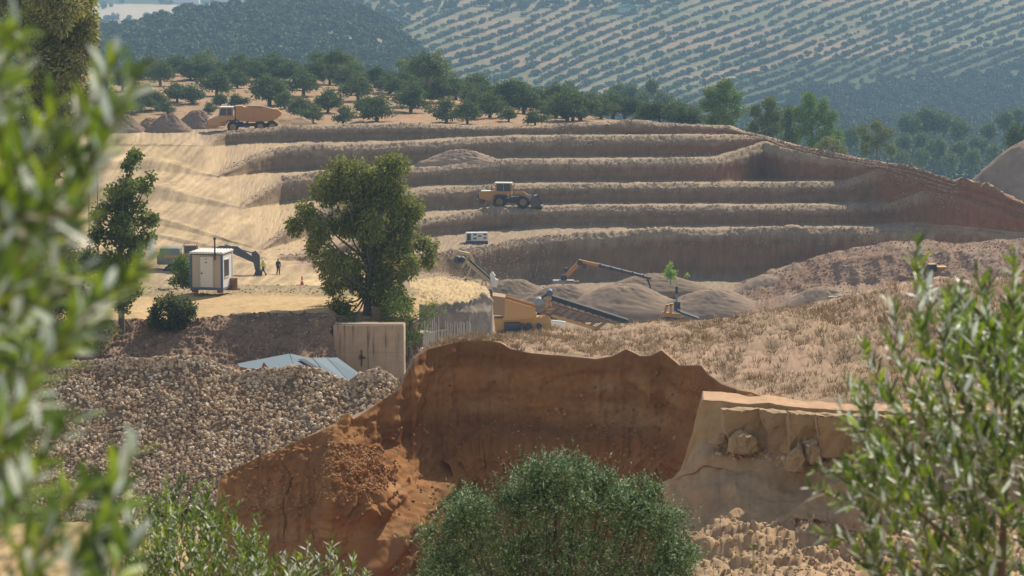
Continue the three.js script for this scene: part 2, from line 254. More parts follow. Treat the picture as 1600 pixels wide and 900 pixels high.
// the valley and the far hillsides
const farRows = [
  [[-200, 450, 700], [300, 450, 700], [470, 345, 700], [1800, 330, 700]], [[-200, 395, 860], [300, 395, 860], [470, 290, 860], [1000, 275, 860], [1800, 268, 900]], [[-200, 335, 1240], [300, 335, 1240], [470, 230, 1240], [1000, 215, 1240], [1800, 212, 1260]], [[-200, 300, 1500], [300, 300, 1500], [470, 195, 1500], [600, 182, 1500], [1000, 180, 1520], [1800, 178, 1480]],
  [[-200, 240, 1690], [300, 240, 1690], [470, 135, 1690], [600, 122, 1700], [1000, 120, 1720], [1800, 116, 1640]], [[-200, 180, 1830], [300, 180, 1830], [470, 75, 1830], [600, 60, 1850], [1000, 60, 1870], [1800, 50, 1780]], [[-200, 134, 1980], [300, 134, 1980], [470, 29, 1980], [600, 14, 1990], [1000, 14, 2000], [1800, 0, 1900]], [[-200, 104, 2100], [300, 104, 2100], [470, -1, 2100], [600, -14, 2100], [1000, -12, 2110], [1800, -40, 2020]], [[-200, 68, 2300], [300, 68, 2300], [470, -37, 2300], [1800, -90, 2200]], [[-200, 80, 2600], [300, 80, 2600], [470, -25, 2600], [1800, -80, 2500]]];
const far = ground('far_hillside', farRows, { x0: -200, x1: 1800, nx: 380, sub: [8, 14, 24, 40, 46, 36, 24, 16, 8], wobble: 4,
  lift: (x, y, z) => 3.5 * fbm(x * 0.008, 0, z * 0.006, 3) + 0.6 * fbm(x * 0.05, 0, z * 0.05, 2),
  color(x, y, z, t, px) { const k = sm(-0.25, 0.3, fbm(x * 0.012, 4, z * 0.012, 3) + 0.1), soil = mix([0.3, 0.215, 0.135], [0.18, 0.175, 0.09], k), wild = t < 3 || px < 560 + 60 * (4.5 - t) || (px > 1240 + (4.4 - t) * -190 && t < 4.35 + (px - 1250) * 0.0011);
    return speck(wild ? [0.09, 0.1, 0.05] : soil, x, y, z, 0.25, 0.2); } });
const woodRows = [
  [[-150, 210, 900], [760, 230, 900]], [[-150, 140, 1080], [500, 140, 1080], [700, 175, 1100], [760, 228, 950]], [[-150, 95, 1230], [400, 95, 1240], [600, 112, 1250], [690, 160, 1150], [760, 226, 1000]], [[-150, 60, 1340], [160, 58, 1340], [230, 50, 1350], [420, 48, 1370], [560, 62, 1380], [620, 85, 1380], [690, 140, 1250], [760, 224, 1050]],
  [[-150, 50, 1420], [160, 45, 1420], [200, 38, 1430], [240, 27, 1450], [300, 12, 1480], [360, 6, 1500], [450, 0, 1520], [540, 4, 1530], [600, 26, 1540], [650, 70, 1480], [700, 130, 1350], [760, 222, 1100]], [[-150, 110, 1600], [300, 110, 1700], [760, 230, 1300]]];
const wood = ground('wooded_hill', woodRows, { x0: -150, x1: 760, nx: 200, sub: [20, 24, 24, 24, 20], wobble: 5, lift: (x, y, z) => 2.2 * fbm(x * 0.012, 0, z * 0.01, 3),
  color: (x, y, z) => speck(mix([0.07, 0.085, 0.04], [0.26, 0.2, 0.13], sm(0.22, 0.4, fbm(x * 0.03, 8, z * 0.03, 3))), x, y, z, 0.2, 0.2) });
const fieldRows = [[[-200, 110, 2300], [700, 110, 2300]], [[-200, 62, 2500], [700, 62, 2500]], [[-200, 30, 2900], [700, 28, 2900]], [[-200, 9, 3250], [700, 4, 3250]], [[-200, -10, 3500], [700, -14, 3500]], [[-200, -70, 4000], [700, -80, 4000]]];
const field = ground('far_fields', fieldRows, { x0: -200, x1: 700, nx: 160, sub: [8, 30, 30, 12, 10], wobble: 6, lift: (x, y, z) => 3 * fbm(x * 0.006, 0, z * 0.004, 3),
  color(x, y, z, t) { const p = fbm(x * 0.01, 5, z * 0.006, 3); return t > 3 ? [0.08, 0.11, 0.06] : speck(mix([0.52, 0.42, 0.3], [0.1, 0.12, 0.06], sm(0.12, 0.22, p)), x, y, z, 0.1, 0.15); } });

// the flat yard with the cabin, the bank in front of it and the ground under the gravel
const yardRows = [
  [[-120, 560, 225], [660, 560, 225]], [[-120, 452, 206], [250, 449, 206], [300, 447, 206], [480, 446, 206], [560, 448, 205], [660, 452, 205]], [[-120, 458, 194], [300, 457, 192], [660, 459, 192]], [[-120, 466, 188], [300, 466, 187], [420, 464, 187], [660, 466, 187]],
  [[-120, 500, 174], [180, 503, 173], [215, 500, 173], [240, 507, 172], [310, 500, 173], [380, 495, 174], [514, 493, 175], [530, 499, 178], [660, 503, 179]], [[-120, 520, 172], [200, 522, 171.5], [240, 527, 171], [310, 519, 171.5], [380, 508, 172.5], [514, 506, 173.5], [530, 506, 176.5], [660, 506, 178.5]],
  [[-120, 580, 167], [200, 578, 167], [360, 574, 168], [470, 566, 169], [514, 562, 171.5], [530, 600, 175.5], [660, 600, 177]], [[-120, 640, 158], [660, 660, 160]], [[-120, 800, 134], [200, 810, 132], [660, 830, 134]], [[-120, 930, 116], [660, 930, 118]]];
const yard = ground('quarry_yard', yardRows, { x0: -120, x1: 655, nx: 500, sub: [4, 10, 10, 26, 12, 40, 14, 16, 16], wobble: 6,
  lift(x, y, z, t) { const bank = sm(3.9, 4.2, t) * (1 - sm(6.2, 7, t)), verge = sm(1, 1.3, t) * (1 - sm(2.6, 3, t)); return (bank * 0.42 + verge * 0.25) * (ridge(x * 0.9, y * 1.1, z * 0.9) * 0.35 + ridge(x * 2.6, y * 2.6, z * 2.6) * 0.35 + ridge(x * 5, y * 5, z * 5) * 0.2 + 0.4 * fbm(x * 0.4, y * 0.4, z * 0.4, 2)) + 0.03 * ridge(x * 1.2, 0, z * 1.2); },
  color(x, y, z, t, px) {
    const verge = sm(1, 1.2, t) * (1 - sm(2.5 + 0.5 * noise(x * 0.4, 0, z * 0.3), 3, t)), bank = sm(3.85, 4.1, t) * (1 - sm(6.8, 7.4, t));
    let c = mix([0.5, 0.36, 0.19], [0.43, 0.3, 0.16], clamp(0.5 + fbm(x * 0.3, 0, z * 0.15, 3)));
    c = mix(c, mix([0.34, 0.25, 0.16], [0.22, 0.19, 0.1], clamp(0.5 + 1.4 * fbm(x * 0.5, 2, z * 0.5, 2))), verge); c = mix(c, mix([0.3, 0.2, 0.14], [0.2, 0.135, 0.095], clamp(0.5 + 1.2 * fbm(x * 0.6, y * 0.6, z * 0.6, 3))), bank);
    return speck(c, x, y, z, 4, 0.2); } });

// the loading ramp of tipped sand beside the screening plant
const rampRows = [[[640, 470, 232], [775, 480, 232]], [[640, 440, 216], [690, 438, 218], [735, 444, 218], [757, 452, 214], [764, 470, 212]], [[640, 455, 205], [757, 462, 206], [764, 475, 206]], [[640, 481, 196], [690, 478, 196], [735, 474, 197], [757, 462, 198], [766, 474, 199]], [[640, 495, 195.4], [735, 490, 196], [766, 486, 198]], [[640, 545, 194.5], [766, 535, 197]], [[640, 600, 190], [766, 600, 190]]];
ground('loading_ramp', rampRows, { x0: 640, x1: 766, nx: 120, sub: [4, 16, 24, 10, 30, 8], wobble: 4,
  lift: (x, y, z, t) => (t < 3.1 ? 0.3 : 0.1) * (ridge(x * 1.3, y, z * 1.3) * 0.6 + ridge(x * 3, y * 3, z * 3) * 0.4) + 0.12 * fbm(x * 0.5, y, z * 0.4, 2),
  color: (x, y, z, t) => speck(t < 3.05 ? mix([0.5, 0.37, 0.2], [0.38, 0.28, 0.17], clamp(0.3 + fbm(x * 0.7, 0, z * 0.5, 3))) : mix([0.23, 0.19, 0.155], [0.33, 0.26, 0.2], clamp(0.4 + fbm(x, y, z, 3))), x, y, z, 4, 0.2) });

// the dry-grass rise and the ochre cliff that was cut into it
const G0 = [[320, 960, 118], [640, 800, 122], [700, 640, 126], [1000, 610, 134], [1300, 590, 132], [1700, 560, 112]];
const G1 = [[320, 940, 98], [344, 748, 100], [530, 664, 102], [620, 620, 105], [650, 566, 108], [720, 535, 109], [780, 531, 111], [800, 534, 113], [830, 529, 116], [880, 521, 119], [940, 517, 121], [985, 507, 122], [1080, 502, 122], [1160, 492, 122], [1220, 487, 122], [1280, 480, 120], [1320, 467, 118], [1400, 446, 112], [1470, 430, 108], [1540, 440, 105], [1700, 436, 100]];
const GM = [[320, 938, 97], [344, 747, 99.2], [620, 618, 104], [650, 564, 106], [720, 534.5, 107], [780, 533, 108.5], [830, 530, 111], [930, 530, 112], [1035, 522, 112], [1100, 528, 110], [1180, 510, 110], [1260, 498, 109], [1340, 520, 103], [1450, 520, 98], [1700, 520, 92]];
const GE = [[320, 936, 98], [336, 800, 98], [345, 744, 98], [400, 716, 98.3], [450, 696, 98.6], [525, 662, 99.2], [538, 648, 99.5], [545, 645, 99.6], [553, 654, 100], [600, 624, 101.5], [622, 609, 102], [640, 578, 103], [648, 566, 103], [654, 553, 103.5], [666, 545, 104], [720, 532, 105], [760, 532, 105], [780, 535, 105], [798, 545, 104.5], [830, 552, 104], [880, 556, 103.5], [930, 561, 103], [955, 557, 103], [979, 545.5, 103], [1000, 556, 102.5], [1015, 556, 102], [1035, 547, 102], [1048, 560, 101], [1062, 571, 100], [1095, 571, 98], [1105, 584, 96.5], [1125, 600, 93.5], [1150, 609, 90.5], [1175, 613, 89.5], [1210, 628, 88], [1700, 640, 82]];
const GA = GE.map(([x, y, z]) => x < 345 ? [x, y + 4, z - 0.3] : x > 1150 ? [x, y + 30, z - 0.2] : (() => { const k = sm(560, 700, x); return [x, Math.max(y + 12, 690) * (1 - k) + (y + 95) * k, z - (x > 505 && x < 595 ? 0.8 : 0.35) * (1 - k) - 0.9 * k]; })());
const GB = [[320, 945, 97], [345, 800, 97], [420, 792, 97.1], [495, 790, 97.2], [512, 788, 96.0], [585, 782, 97.3], [640, 755, 99.9], [690, 726, 102.2], [760, 715, 102.3], [900, 712, 101.2], [1040, 700, 100], [1090, 690, 97], [1130, 700, 92], [1180, 740, 87], [1700, 800, 78]];
const GC = [[320, 960, 96.4], [345, 860, 96.2], [450, 866, 96.3], [560, 850, 96.3], [640, 832, 98.9], [720, 815, 101.2], [800, 810, 101.4], [950, 800, 100.2], [1050, 780, 98.8], [1100, 790, 94], [1180, 820, 86], [1700, 860, 77]];
const GD = [[320, 1010, 95], [345, 960, 95], [480, 960, 95.2], [700, 950, 99], [1000, 940, 98.4], [1180, 960, 84], [1700, 960, 75]], GF = [[320, 1100, 86], [1180, 1100, 82], [1700, 1060, 72]];
const cliff = ground('ochre_cliff', [G0, G1, GM, GE, GA, GB, GC, GD, GF], { x0: 320, x1: 1690, nx: 860, sub: [6, 24, 36, 40, 60, 50, 36, 12], wobble: 5,
  lift(x, y, z, t, px) {
    const top = 1 - sm(2.9, 3.02, t), low = sm(4.7, 5.4, t);
    const grass = 0.42 * fbm(x * 0.3, 0, z * 0.25, 3) + 0.09 * ridge(x * 1.6, 0, z * 1.6) + 0.05 * ridge(x * 4, 0, z * 4), face = 0.22 * fbm(x * 0.5, y * 0.7, z * 0.5, 4) + 0.05 * noise(x * 0.6, y * 5, 0) + 0.08 * noise(x * 3.2, y * 0.6, 1) + 0.05 * noise(x * 7, y * 0.9, 3) + 0.07 * fbm(x * 4, y * 4, z * 4, 3) + 0.04 * ridge(x * 3, y * 3, z * 3) - 0.14 * sm(0.95, 1, ridge(x * 0.3 + 0.25 * noise(x * 0.4, y * 0.9, 8), y * 0.07, 6.5)) * sm(-0.1, 0.2, noise(x * 0.3, y * 0.6, 12)) - 0.05 * sm(0.9, 1, ridge(x * 0.12, y * 0.55 + 0.3 * noise(x * 0.5, y * 0.5, 3), 2.2));
    const gully = low * (0.24 * ridge(x * 0.26 - y * 0.26 + 0.3, 0.5, z * 0.04) + 0.16 * ridge(x * 0.75 - y * 0.7, 2.5, y * 0.12) + 0.05 * ridge(x * 2 - y * 1.7, 4.5, y * 0.3)), blob = sm(4, 5, t) * Math.max(0, fbm(x * 0.7, y * 0.7, z * 0.7, 3)) * 0.22;
    const u = px + imageY(V(x, y, z)), talus = 0.85 * sm(1405, 1450, u + 10 * noise(y * 0.6, 3, 1)) * (1 - sm(1480, 1900, u)) * sm(4.15, 4.9, t);
    const cl = sm(500, 525, px) * (1 - sm(590, 610, px)) * sm(4.2, 4.6, t) * (1 - sm(5.2, 5.6, t)) * (0.12 + 0.2 * Math.abs(ridge(x * 1.9, y * 1.9, z * 1.9)));
    return top * grass * sm(345, 800, px) * sm(0, 0.6, 3.0 - t + 0.02) + (1 - top) * (face * sm(3, 3.25, t) + gully + blob + cl + talus); },
  color(x, y, z, t, px) {
    const top = 1 - sm(2.96, 3.04, t), st = noise(x * 0.05, y * 1.1 + 0.5 * noise(x * 0.12, 0, 4), 3), n = fbm(x * 0.5, y * 0.5, z * 0.4, 3);
    const dry = mix(mix([0.31, 0.22, 0.145], [0.36, 0.245, 0.175], clamp(0.5 + 1.3 * fbm(x * 0.16, 3, z * 0.12, 3))), [0.22, 0.16, 0.11], sm(0.0, 0.35, fbm(x * 0.5, 9, z * 0.4, 3)));
    let c = mix(mix(OCHRE, [0.225, 0.105, 0.045], clamp(0.5 + 0.9 * st + 0.7 * n)), [0.38, 0.215, 0.1], sm(0.1, 0.5, n - 0.5 * st)); c = mix(c, [0.29, 0.14, 0.06], sm(5, 6.2, t) * 0.7);
    return speck(mix(c, dry, top), x, y, z, 5, 0.17); } });

// the pale sandstone ledge right of the cliff, with slumped earth below it
const LE = [[1050, 790, 87.4], [1066, 735, 87], [1080, 680, 86.6], [1090, 636, 86.3], [1098, 624.5, 86], [1130, 627, 85.5], [1170, 632, 85], [1200, 629, 84.8], [1240, 636, 84.2], [1320, 641, 83], [1600, 648, 79], [1720, 650, 77]];
const ledgeRows = [LE.map(([x, y, z]) => [x, x < 1092 ? y + 2 : y - 14, z + 5]), LE, LE.map(([x, y, z]) => [x, y + (x < 1128 ? 22 : 9), z - 0.05]), LE.map(([x, y, z]) => [x, y + (x < 1128 ? 30 : 11), z - (x < 1128 ? 0.12 : 0.28)]),
  [[1050, 762, 86.4], [1062, 745, 86], [1075, 715, 85.8], [1098, 686, 85.4], [1130, 690, 85], [1200, 700, 84], [1240, 712, 83.4], [1320, 715, 82.4], [1720, 720, 76.4]],
  [[1020, 800, 85.6], [1060, 770, 85.2], [1110, 740, 84.6], [1240, 752, 82.7], [1720, 766, 75.6]], [[960, 900, 83], [1040, 860, 82.6], [1100, 840, 81.4], [1300, 842, 79.9], [1720, 840, 73.4]], [[900, 1000, 77], [1100, 930, 75.5], [1300, 925, 74], [1720, 920, 69]], [[900, 1100, 69], [1720, 1060, 61]]];
const ledge = ground('sandstone_ledge', ledgeRows, { x0: 1050, x1: 1710, nx: 420, sub: [12, 6, 4, 34, 20, 36, 34, 12], wobble: 9,
  lift(x, y, z, t, px) { const f = t > 3 ? 1 : 0.3, low = sm(4, 5, t); return f * (0.1 * fbm(x * 0.6, y * 0.6, z * 0.6, 3) + 0.03 * noise(x * 5, y * 1.2, 0)) + low * (0.46 * ridge(x * 0.4 - y * 0.25, y * 0.5, z * 0.4) + 0.12 * ridge(x * 1.1, y * 1.1, z * 1.1) + 0.05 * fbm(x * 4, y * 4, z * 4, 2) + 0.16 * sm(5.6, 6.2, t) * (ridge(x * 2.2, y * 2.2, z * 2.2) + 0.5 * ridge(x * 4.6, y * 4.6, z * 4.6))); },
  color(x, y, z, t) { const b = noise(x * 0.2, y * 2.2, 1), c = t < 1.1 ? [0.44, 0.285, 0.18] : t < 4 ? mix([0.4, 0.265, 0.125], [0.34, 0.235, 0.13], clamp(0.5 + b)) : mix([0.36, 0.245, 0.15], [0.42, 0.295, 0.175], clamp(0.4 + 1.2 * fbm(x * 0.7, y, z * 0.7, 3))); return speck(c, x, y, z, 6, 0.16); } });

// the spoil bank at the right of the pit and the hillside under the camera
const bankRows = [[[1150, 500, 372], [1700, 460, 340]], [[1150, 450, 352], [1200, 425, 352], [1250, 412, 351], [1300, 398, 350], [1330, 391, 349], [1400, 379, 345], [1450, 378, 342], [1500, 384, 336], [1540, 379, 330], [1600, 374, 322], [1700, 385, 300]], [[1150, 455, 346], [1250, 425, 345], [1400, 398, 336], [1600, 396, 314], [1700, 400, 292]], [[1150, 480, 338], [1300, 450, 336], [1450, 440, 322], [1700, 440, 284]], [[1150, 560, 310], [1700, 520, 262]]];
const spoilBank = ground('spoil_bank', bankRows, { x0: 1150, x1: 1690, nx: 300, sub: [5, 20, 36, 26], wobble: 9,
  lift: (x, y, z, t) => 0.34 * sm(0.8, 1.2, t) * (ridge(x * 0.3 + y * 0.4, 0, z * 0.12) + 0.4 * ridge(x * 1.1, y, z * 0.9) + 0.35 * ridge(x * 2.8, y * 2.4, z * 2.4)),
  color: (x, y, z) => speck(mix([0.3, 0.21, 0.15], [0.23, 0.135, 0.085], clamp(0.35 + 1.3 * fbm(x * 0.15, y * 0.3, z * 0.1, 3))), x, y, z, 2.6, 0.22) });
{
  const n = 60, g = new THREE.PlaneGeometry(120, 84, n, n); g.rotateX(-Math.PI / 2); const p = g.attributes.position, C = [];
  for (let i = 0; i < p.count; i++) { const x = p.getX(i), z = p.getZ(i) - 36, d = -z; p.setXYZ(i, x, EYE - 1.9 - 0.262 * Math.max(0, d) + 0.3 * fbm(x * 0.2, 0, z * 0.2, 3), z); C.push(...speck([0.38, 0.28, 0.18], x, 0, z, 3, 0.2)); }
  g.setAttribute('color', new THREE.Float32BufferAttribute(C, 3)); g.computeVertexNormals();
  const m = shade(new THREE.Mesh(g, earth)); m.name = 'near_slope'; m.userData.kind = 'structure'; scene.add(m);
}

// ---------------------------------------------------------------- plants
const bark = mat(0.13, 0.1, 0.075, 0.95), greyBark = mat(0.28, 0.24, 0.19, 0.9);
const leafMat = (k = 0.35) => new THREE.MeshPhysicalMaterial({ color: 0xffffff, vertexColors: true, roughness: 0.97, transmission: k, thickness: 0, specularIntensity: 0.4, side: THREE.DoubleSide });
const LEAF = leafMat(0.42), LEAFFAR = leafMat(0.25);
class Leaves { // many small two-faced leaves in one mesh
  constructor() { this.P = []; this.C = []; this.I = []; }
  add(p, dir, len, wid, color, roll = rnd() * 6.28) {
    const d = dir.clone().normalize(), s = Math.abs(d.y) > 0.95 ? V(1, 0, 0) : V(0, 1, 0), a = d.clone().cross(s).normalize(), b = d.clone().cross(a);
    const w = a.multiplyScalar(Math.cos(roll)).addScaledVector(b, Math.sin(roll)), m = p.clone().addScaledVector(d, len * 0.5), k = this.P.length / 3, up = w.clone().cross(d).multiplyScalar(wid * 0.16);
    const e = p.clone().addScaledVector(d, len), l = m.clone().addScaledVector(w, wid / 2).add(up), r = m.clone().addScaledVector(w, -wid / 2).add(up);
    this.P.push(p.x, p.y, p.z, l.x, l.y, l.z, e.x, e.y, e.z, r.x, r.y, r.z);
    for (let i = 0; i < 4; i++) this.C.push(...color); this.I.push(k, k + 1, k + 2, k, k + 2, k + 3);
  }
  geometry() { const g = new THREE.BufferGeometry(); g.setAttribute('position', new THREE.Float32BufferAttribute(this.P, 3)); g.setAttribute('color', new THREE.Float32BufferAttribute(this.C, 3)); g.setIndex(this.I); g.computeVertexNormals(); return g; }
}
const dirIn = () => { const u = rr(-1, 1), a = rr(0, 6.283), s = Math.sqrt(1 - u * u); return V(s * Math.cos(a), u, s * Math.sin(a)); };
const tint = (list, v = 0.25) => { const c = list[Math.floor(rnd() * list.length)], k = 1 + rr(-v, v); return c.map((q) => q * k); };
// a tree whose crown is a set of leafy boughs: blobs [x, y, z, r] in metres from its foot
function tree(name, foot, blobs, { label, category = 'tree', group, colors, leaf = [0.16, 0.05], n = 400, trunk = 0.3, droop = 0.3, lean = [0, 0], wood = bark, inner = 0.45, shape = 1, forkAt = 0.35, material = LEAF }) {
  const o = thing(name, label, category, foot, 0, group), L = new Leaves(), limbs = [], top = Math.max(...blobs.map((b) => b[1]));
  const fork = V(lean[0] * 0.5, top * forkAt, lean[1] * 0.5), mid = V(lean[0], top * 0.72, lean[1]);
  const tr = [bar(V(0, -0.4, 0), fork, trunk, trunk * 0.78, 8), bar(fork, mid, trunk * 0.72, trunk * 0.3, 7)];
  for (const [x, y, z, r] of blobs) {
    const c = V(x, y, z), from = fork.clone().lerp(mid, clamp((y / top - 0.42) * 1.2)), knee = from.clone().lerp(c, 0.55).add(V(rr(-0.2, 0.2) * r, -0.22 * r, rr(-0.2, 0.2) * r));
    limbs.push(bar(from, knee, trunk * 0.36, trunk * 0.2, 5), bar(knee, c, trunk * 0.2, trunk * 0.06, 5));
    const subs = []; for (let k = 0; k < 7; k++) { const d = dirIn(); subs.push(c.clone().addScaledVector(V(d.x, d.y * shape, d.z), r * rr(0.35, 0.75))); }
    for (const s of subs) limbs.push(bar(c, s, trunk * 0.055, trunk * 0.02, 3));
    const m = Math.round(n * r * r);
    for (let k = 0; k < m; k++) {
      const s = subs[k % 7], d = dirIn(), q = r * 0.52 * Math.pow(rnd(), inner), p = s.clone().addScaledVector(V(d.x, d.y * shape, d.z), q);
      L.add(p, d.multiplyScalar(0.7).add(dirIn().multiplyScalar(0.6)).add(V(0, -droop, 0)), leaf[0] * rr(0.7, 1.3), leaf[1] * rr(0.8, 1.2), tint(colors, 0.35).map((v, i) => v * [1.5, 1.55, 1.2][i]));
    }
  }
  part('trunk', tr, wood, o); part('limbs', limbs, wood, o);
  const c = shade(new THREE.Mesh(L.geometry(), material)); c.name = 'crown'; o.add(c); return o;
}
// boughs given where the photograph shows them: [px, py, radius in px], spread in depth
function boughs(foot, list, depth = 0.8) {
  const z = -foot.z, s = scaleAt(z);
  return list.flatMap(([px, py, r]) => { const p = at(px, py, z).sub(foot), R = r * s; return [[p.x, p.y, rr(-1, 1) * R * depth + rr(-1, 1) * R * 0.3, R]]; });
}
const around = (list, back) => list.concat(list.filter((_, i) => i % 2 === 0).map(([x, y, z, r]) => [x * 0.75, y * 0.97, z + (rnd() < 0.5 ? -1 : 1) * back * rr(0.7, 1.1), r * 0.95]));

// the eucalyptus behind the concrete wall
reseed(11);
const eucGreens = [[0.13, 0.15, 0.035], [0.2, 0.21, 0.045], [0.09, 0.11, 0.035], [0.23, 0.2, 0.075], [0.11, 0.125, 0.06]];
{
  const foot = at(571, 503, 180);
  tree('eucalyptus_tree', foot, around(boughs(foot, [[620, 262, 26], [598, 278, 30], [566, 272, 28], [530, 268, 26], [512, 292, 30], [548, 300, 34], [590, 312, 36], [630, 300, 30], [642, 328, 24], [484, 330, 26], [470, 352, 22], [500, 352, 26], [540, 340, 32], [580, 350, 34], [622, 350, 30], [494, 380, 22], [512, 404, 24], [590, 388, 34], [632, 388, 28], [664, 378, 20], [668, 402, 17], [548, 410, 26], [590, 424, 32], [634, 424, 26], [522, 436, 24], [556, 448, 28], [604, 456, 28], [534, 474, 22], [600, 486, 22], [630, 470, 20], [545, 492, 14]]), 2.2),
    { label: 'tall leafy eucalyptus standing behind the concrete retaining wall', colors: eucGreens, leaf: [0.27, 0.11], n: 800, trunk: 0.27, droop: 0.55, lean: [0.4, 0], forkAt: 0.2 });
}
// the big grey-brown eucalyptus at the yard's edge, and the trees and scrub under it
reseed(12);
{
  const foot = at(70, 535, 168), dry = [[0.22, 0.2, 0.09], [0.15, 0.16, 0.08], [0.27, 0.21, 0.11], [0.12, 0.12, 0.06], [0.24, 0.25, 0.06]];
  tree('eucalyptus_tree', foot, around(boughs(foot, [[20, -20, 50], [75, -10, 48], [120, 5, 36], [140, 40, 26], [146, 75, 18], [100, 50, 44], [50, 45, 50], [10, 60, 46], [70, 95, 46], [118, 100, 34], [30, 130, 48], [90, 140, 40], [130, 150, 26], [60, 185, 44], [10, 200, 48], [100, 200, 32], [40, 245, 46], [90, 250, 32], [5, 290, 44], [60, 300, 40], [30, 350, 42], [80, 350, 30]]), 3.2),
    { label: 'huge grey-brown eucalyptus with dry drooping leaves, taller than the lattice mast', colors: dry, leaf: [0.32, 0.13], n: 700, trunk: 0.4, droop: 0.5 });
  const f2 = at(190, 512, 170);
  tree('poplar_tree', f2, around(boughs(f2, [[211, 238, 12], [205, 258, 15], [208, 282, 18], [196, 300, 20], [228, 290, 13], [236, 276, 8], [186, 318, 20], [210, 318, 18], [172, 298, 12], [164, 330, 20], [196, 345, 22], [222, 345, 18], [240, 345, 12], [178, 370, 22], [208, 380, 22], [232, 372, 14], [170, 410, 22], [200, 420, 24], [180, 450, 20], [148, 372, 20], [140, 410, 22], [152, 345, 14], [205, 455, 18], [186, 480, 18]]), 1.3),
    { label: 'slender poplar with a pointed top standing beside the sandy haul road', colors: [[0.09, 0.13, 0.03], [0.12, 0.16, 0.035], [0.07, 0.1, 0.03], [0.13, 0.13, 0.06]], leaf: [0.2, 0.16], n: 700, trunk: 0.2, droop: 0.3 });
  const dark = [[0.09, 0.1, 0.04], [0.12, 0.115, 0.055], [0.07, 0.085, 0.035], [0.15, 0.13, 0.08]];
  const shrubs = [[115, 500, 172, [[110, 440, 34], [140, 420, 30], [95, 400, 30], [125, 470, 34], [85, 470, 30]], 'broad dusty shrub at the foot of the huge grey-brown eucalyptus'], [150, 540, 166, [[140, 500, 28], [165, 515, 24], [120, 520, 26], [150, 535, 22], [100, 535, 26]], 'low brown-green scrub on the bank above the gravel heap'], [40, 545, 160, [[30, 480, 44], [60, 520, 40], [10, 530, 40], [50, 430, 40], [20, 410, 40]], 'tall olive-brown scrub between the huge eucalyptus and the cobble heap']];
  for (const [px, py, z, b, label] of shrubs) { const f = at(px, py, z); tree('shrub', f, around(boughs(f, b), 1), { label, category: 'shrub', colors: dark, leaf: [0.18, 0.08], n: 1000, trunk: 0.1, droop: 0.1 }); }
  const f3 = yard.hit(266, 512);
  tree('shrub', f3, around(boughs(f3, [[266, 472, 17], [246, 484, 16], [288, 482, 17], [266, 492, 22], [240, 500, 14], [292, 500, 15], [302, 488, 9], [256, 514, 14], [280, 514, 14]]), 0.8), { label: 'round dark evergreen shrub on the edge of the sandy yard', category: 'shrub', colors: [[0.06, 0.075, 0.03], [0.09, 0.1, 0.045], [0.05, 0.065, 0.03]], leaf: [0.2, 0.1], n: 1100, trunk: 0.12, droop: 0 });
  const f4 = at(285, 455, 195);
  tree('shrub', f4, around(boughs(f4, [[286, 408, 12], [278, 420, 13], [294, 424, 12], [282, 438, 13], [296, 442, 10], [272, 440, 10]]), 0.6), { label: 'bright green shrub against the windowless side of the site cabin', category: 'shrub', colors: [[0.1, 0.14, 0.035], [0.08, 0.12, 0.035]], leaf: [0.2, 0.1], n: 1000, trunk: 0.07, droop: 0.1 });
  const f5 = at(640, 545, 176);
  tree('shrub', f5, around(boughs(f5, [[612, 470, 18], [630, 482, 18], [606, 494, 16], [640, 500, 18], [622, 506, 15], [662, 490, 14], [678, 478, 10], [664, 510, 13], [648, 525, 13], [638, 540, 10], [690, 488, 7]]), 0.9), { label: 'sprawling green shrub between the concrete wall and the rod fence', category: 'shrub', colors: [[0.1, 0.13, 0.03], [0.07, 0.1, 0.03], [0.14, 0.16, 0.04]], leaf: [0.17, 0.06], n: 700, trunk: 0.1, droop: 0.3 });
  const f7 = at(560, 520, 175.2);
  tree('creeper', f7, boughs(f7, [[528, 500, 8], [540, 503, 7], [552, 501, 8], [566, 505, 6], [582, 505, 7], [598, 504, 8], [612, 507, 8], [626, 508, 9], [634, 520, 8], [636, 534, 7]], 0.5), { label: 'low creeper spilling over the top of the concrete wall', category: 'creeper', colors: [[0.08, 0.1, 0.035], [0.12, 0.14, 0.05], [0.15, 0.13, 0.07]], leaf: [0.16, 0.09], n: 1500, trunk: 0.03, droop: 0.5 });
  const f6 = at(1048, 440, 352);
  tree('shrub', f6, boughs(f6, [[1047, 414, 5], [1046, 422, 7], [1052, 428, 7], [1042, 430, 7], [1049, 435, 8], [1074, 430, 4]]), { label: 'lone bright green shrub growing on the pit floor', category: 'shrub', colors: [[0.2, 0.32, 0.04], [0.16, 0.27, 0.04]], leaf: [0.26, 0.14], n: 380, trunk: 0.05, droop: -0.2 });
}
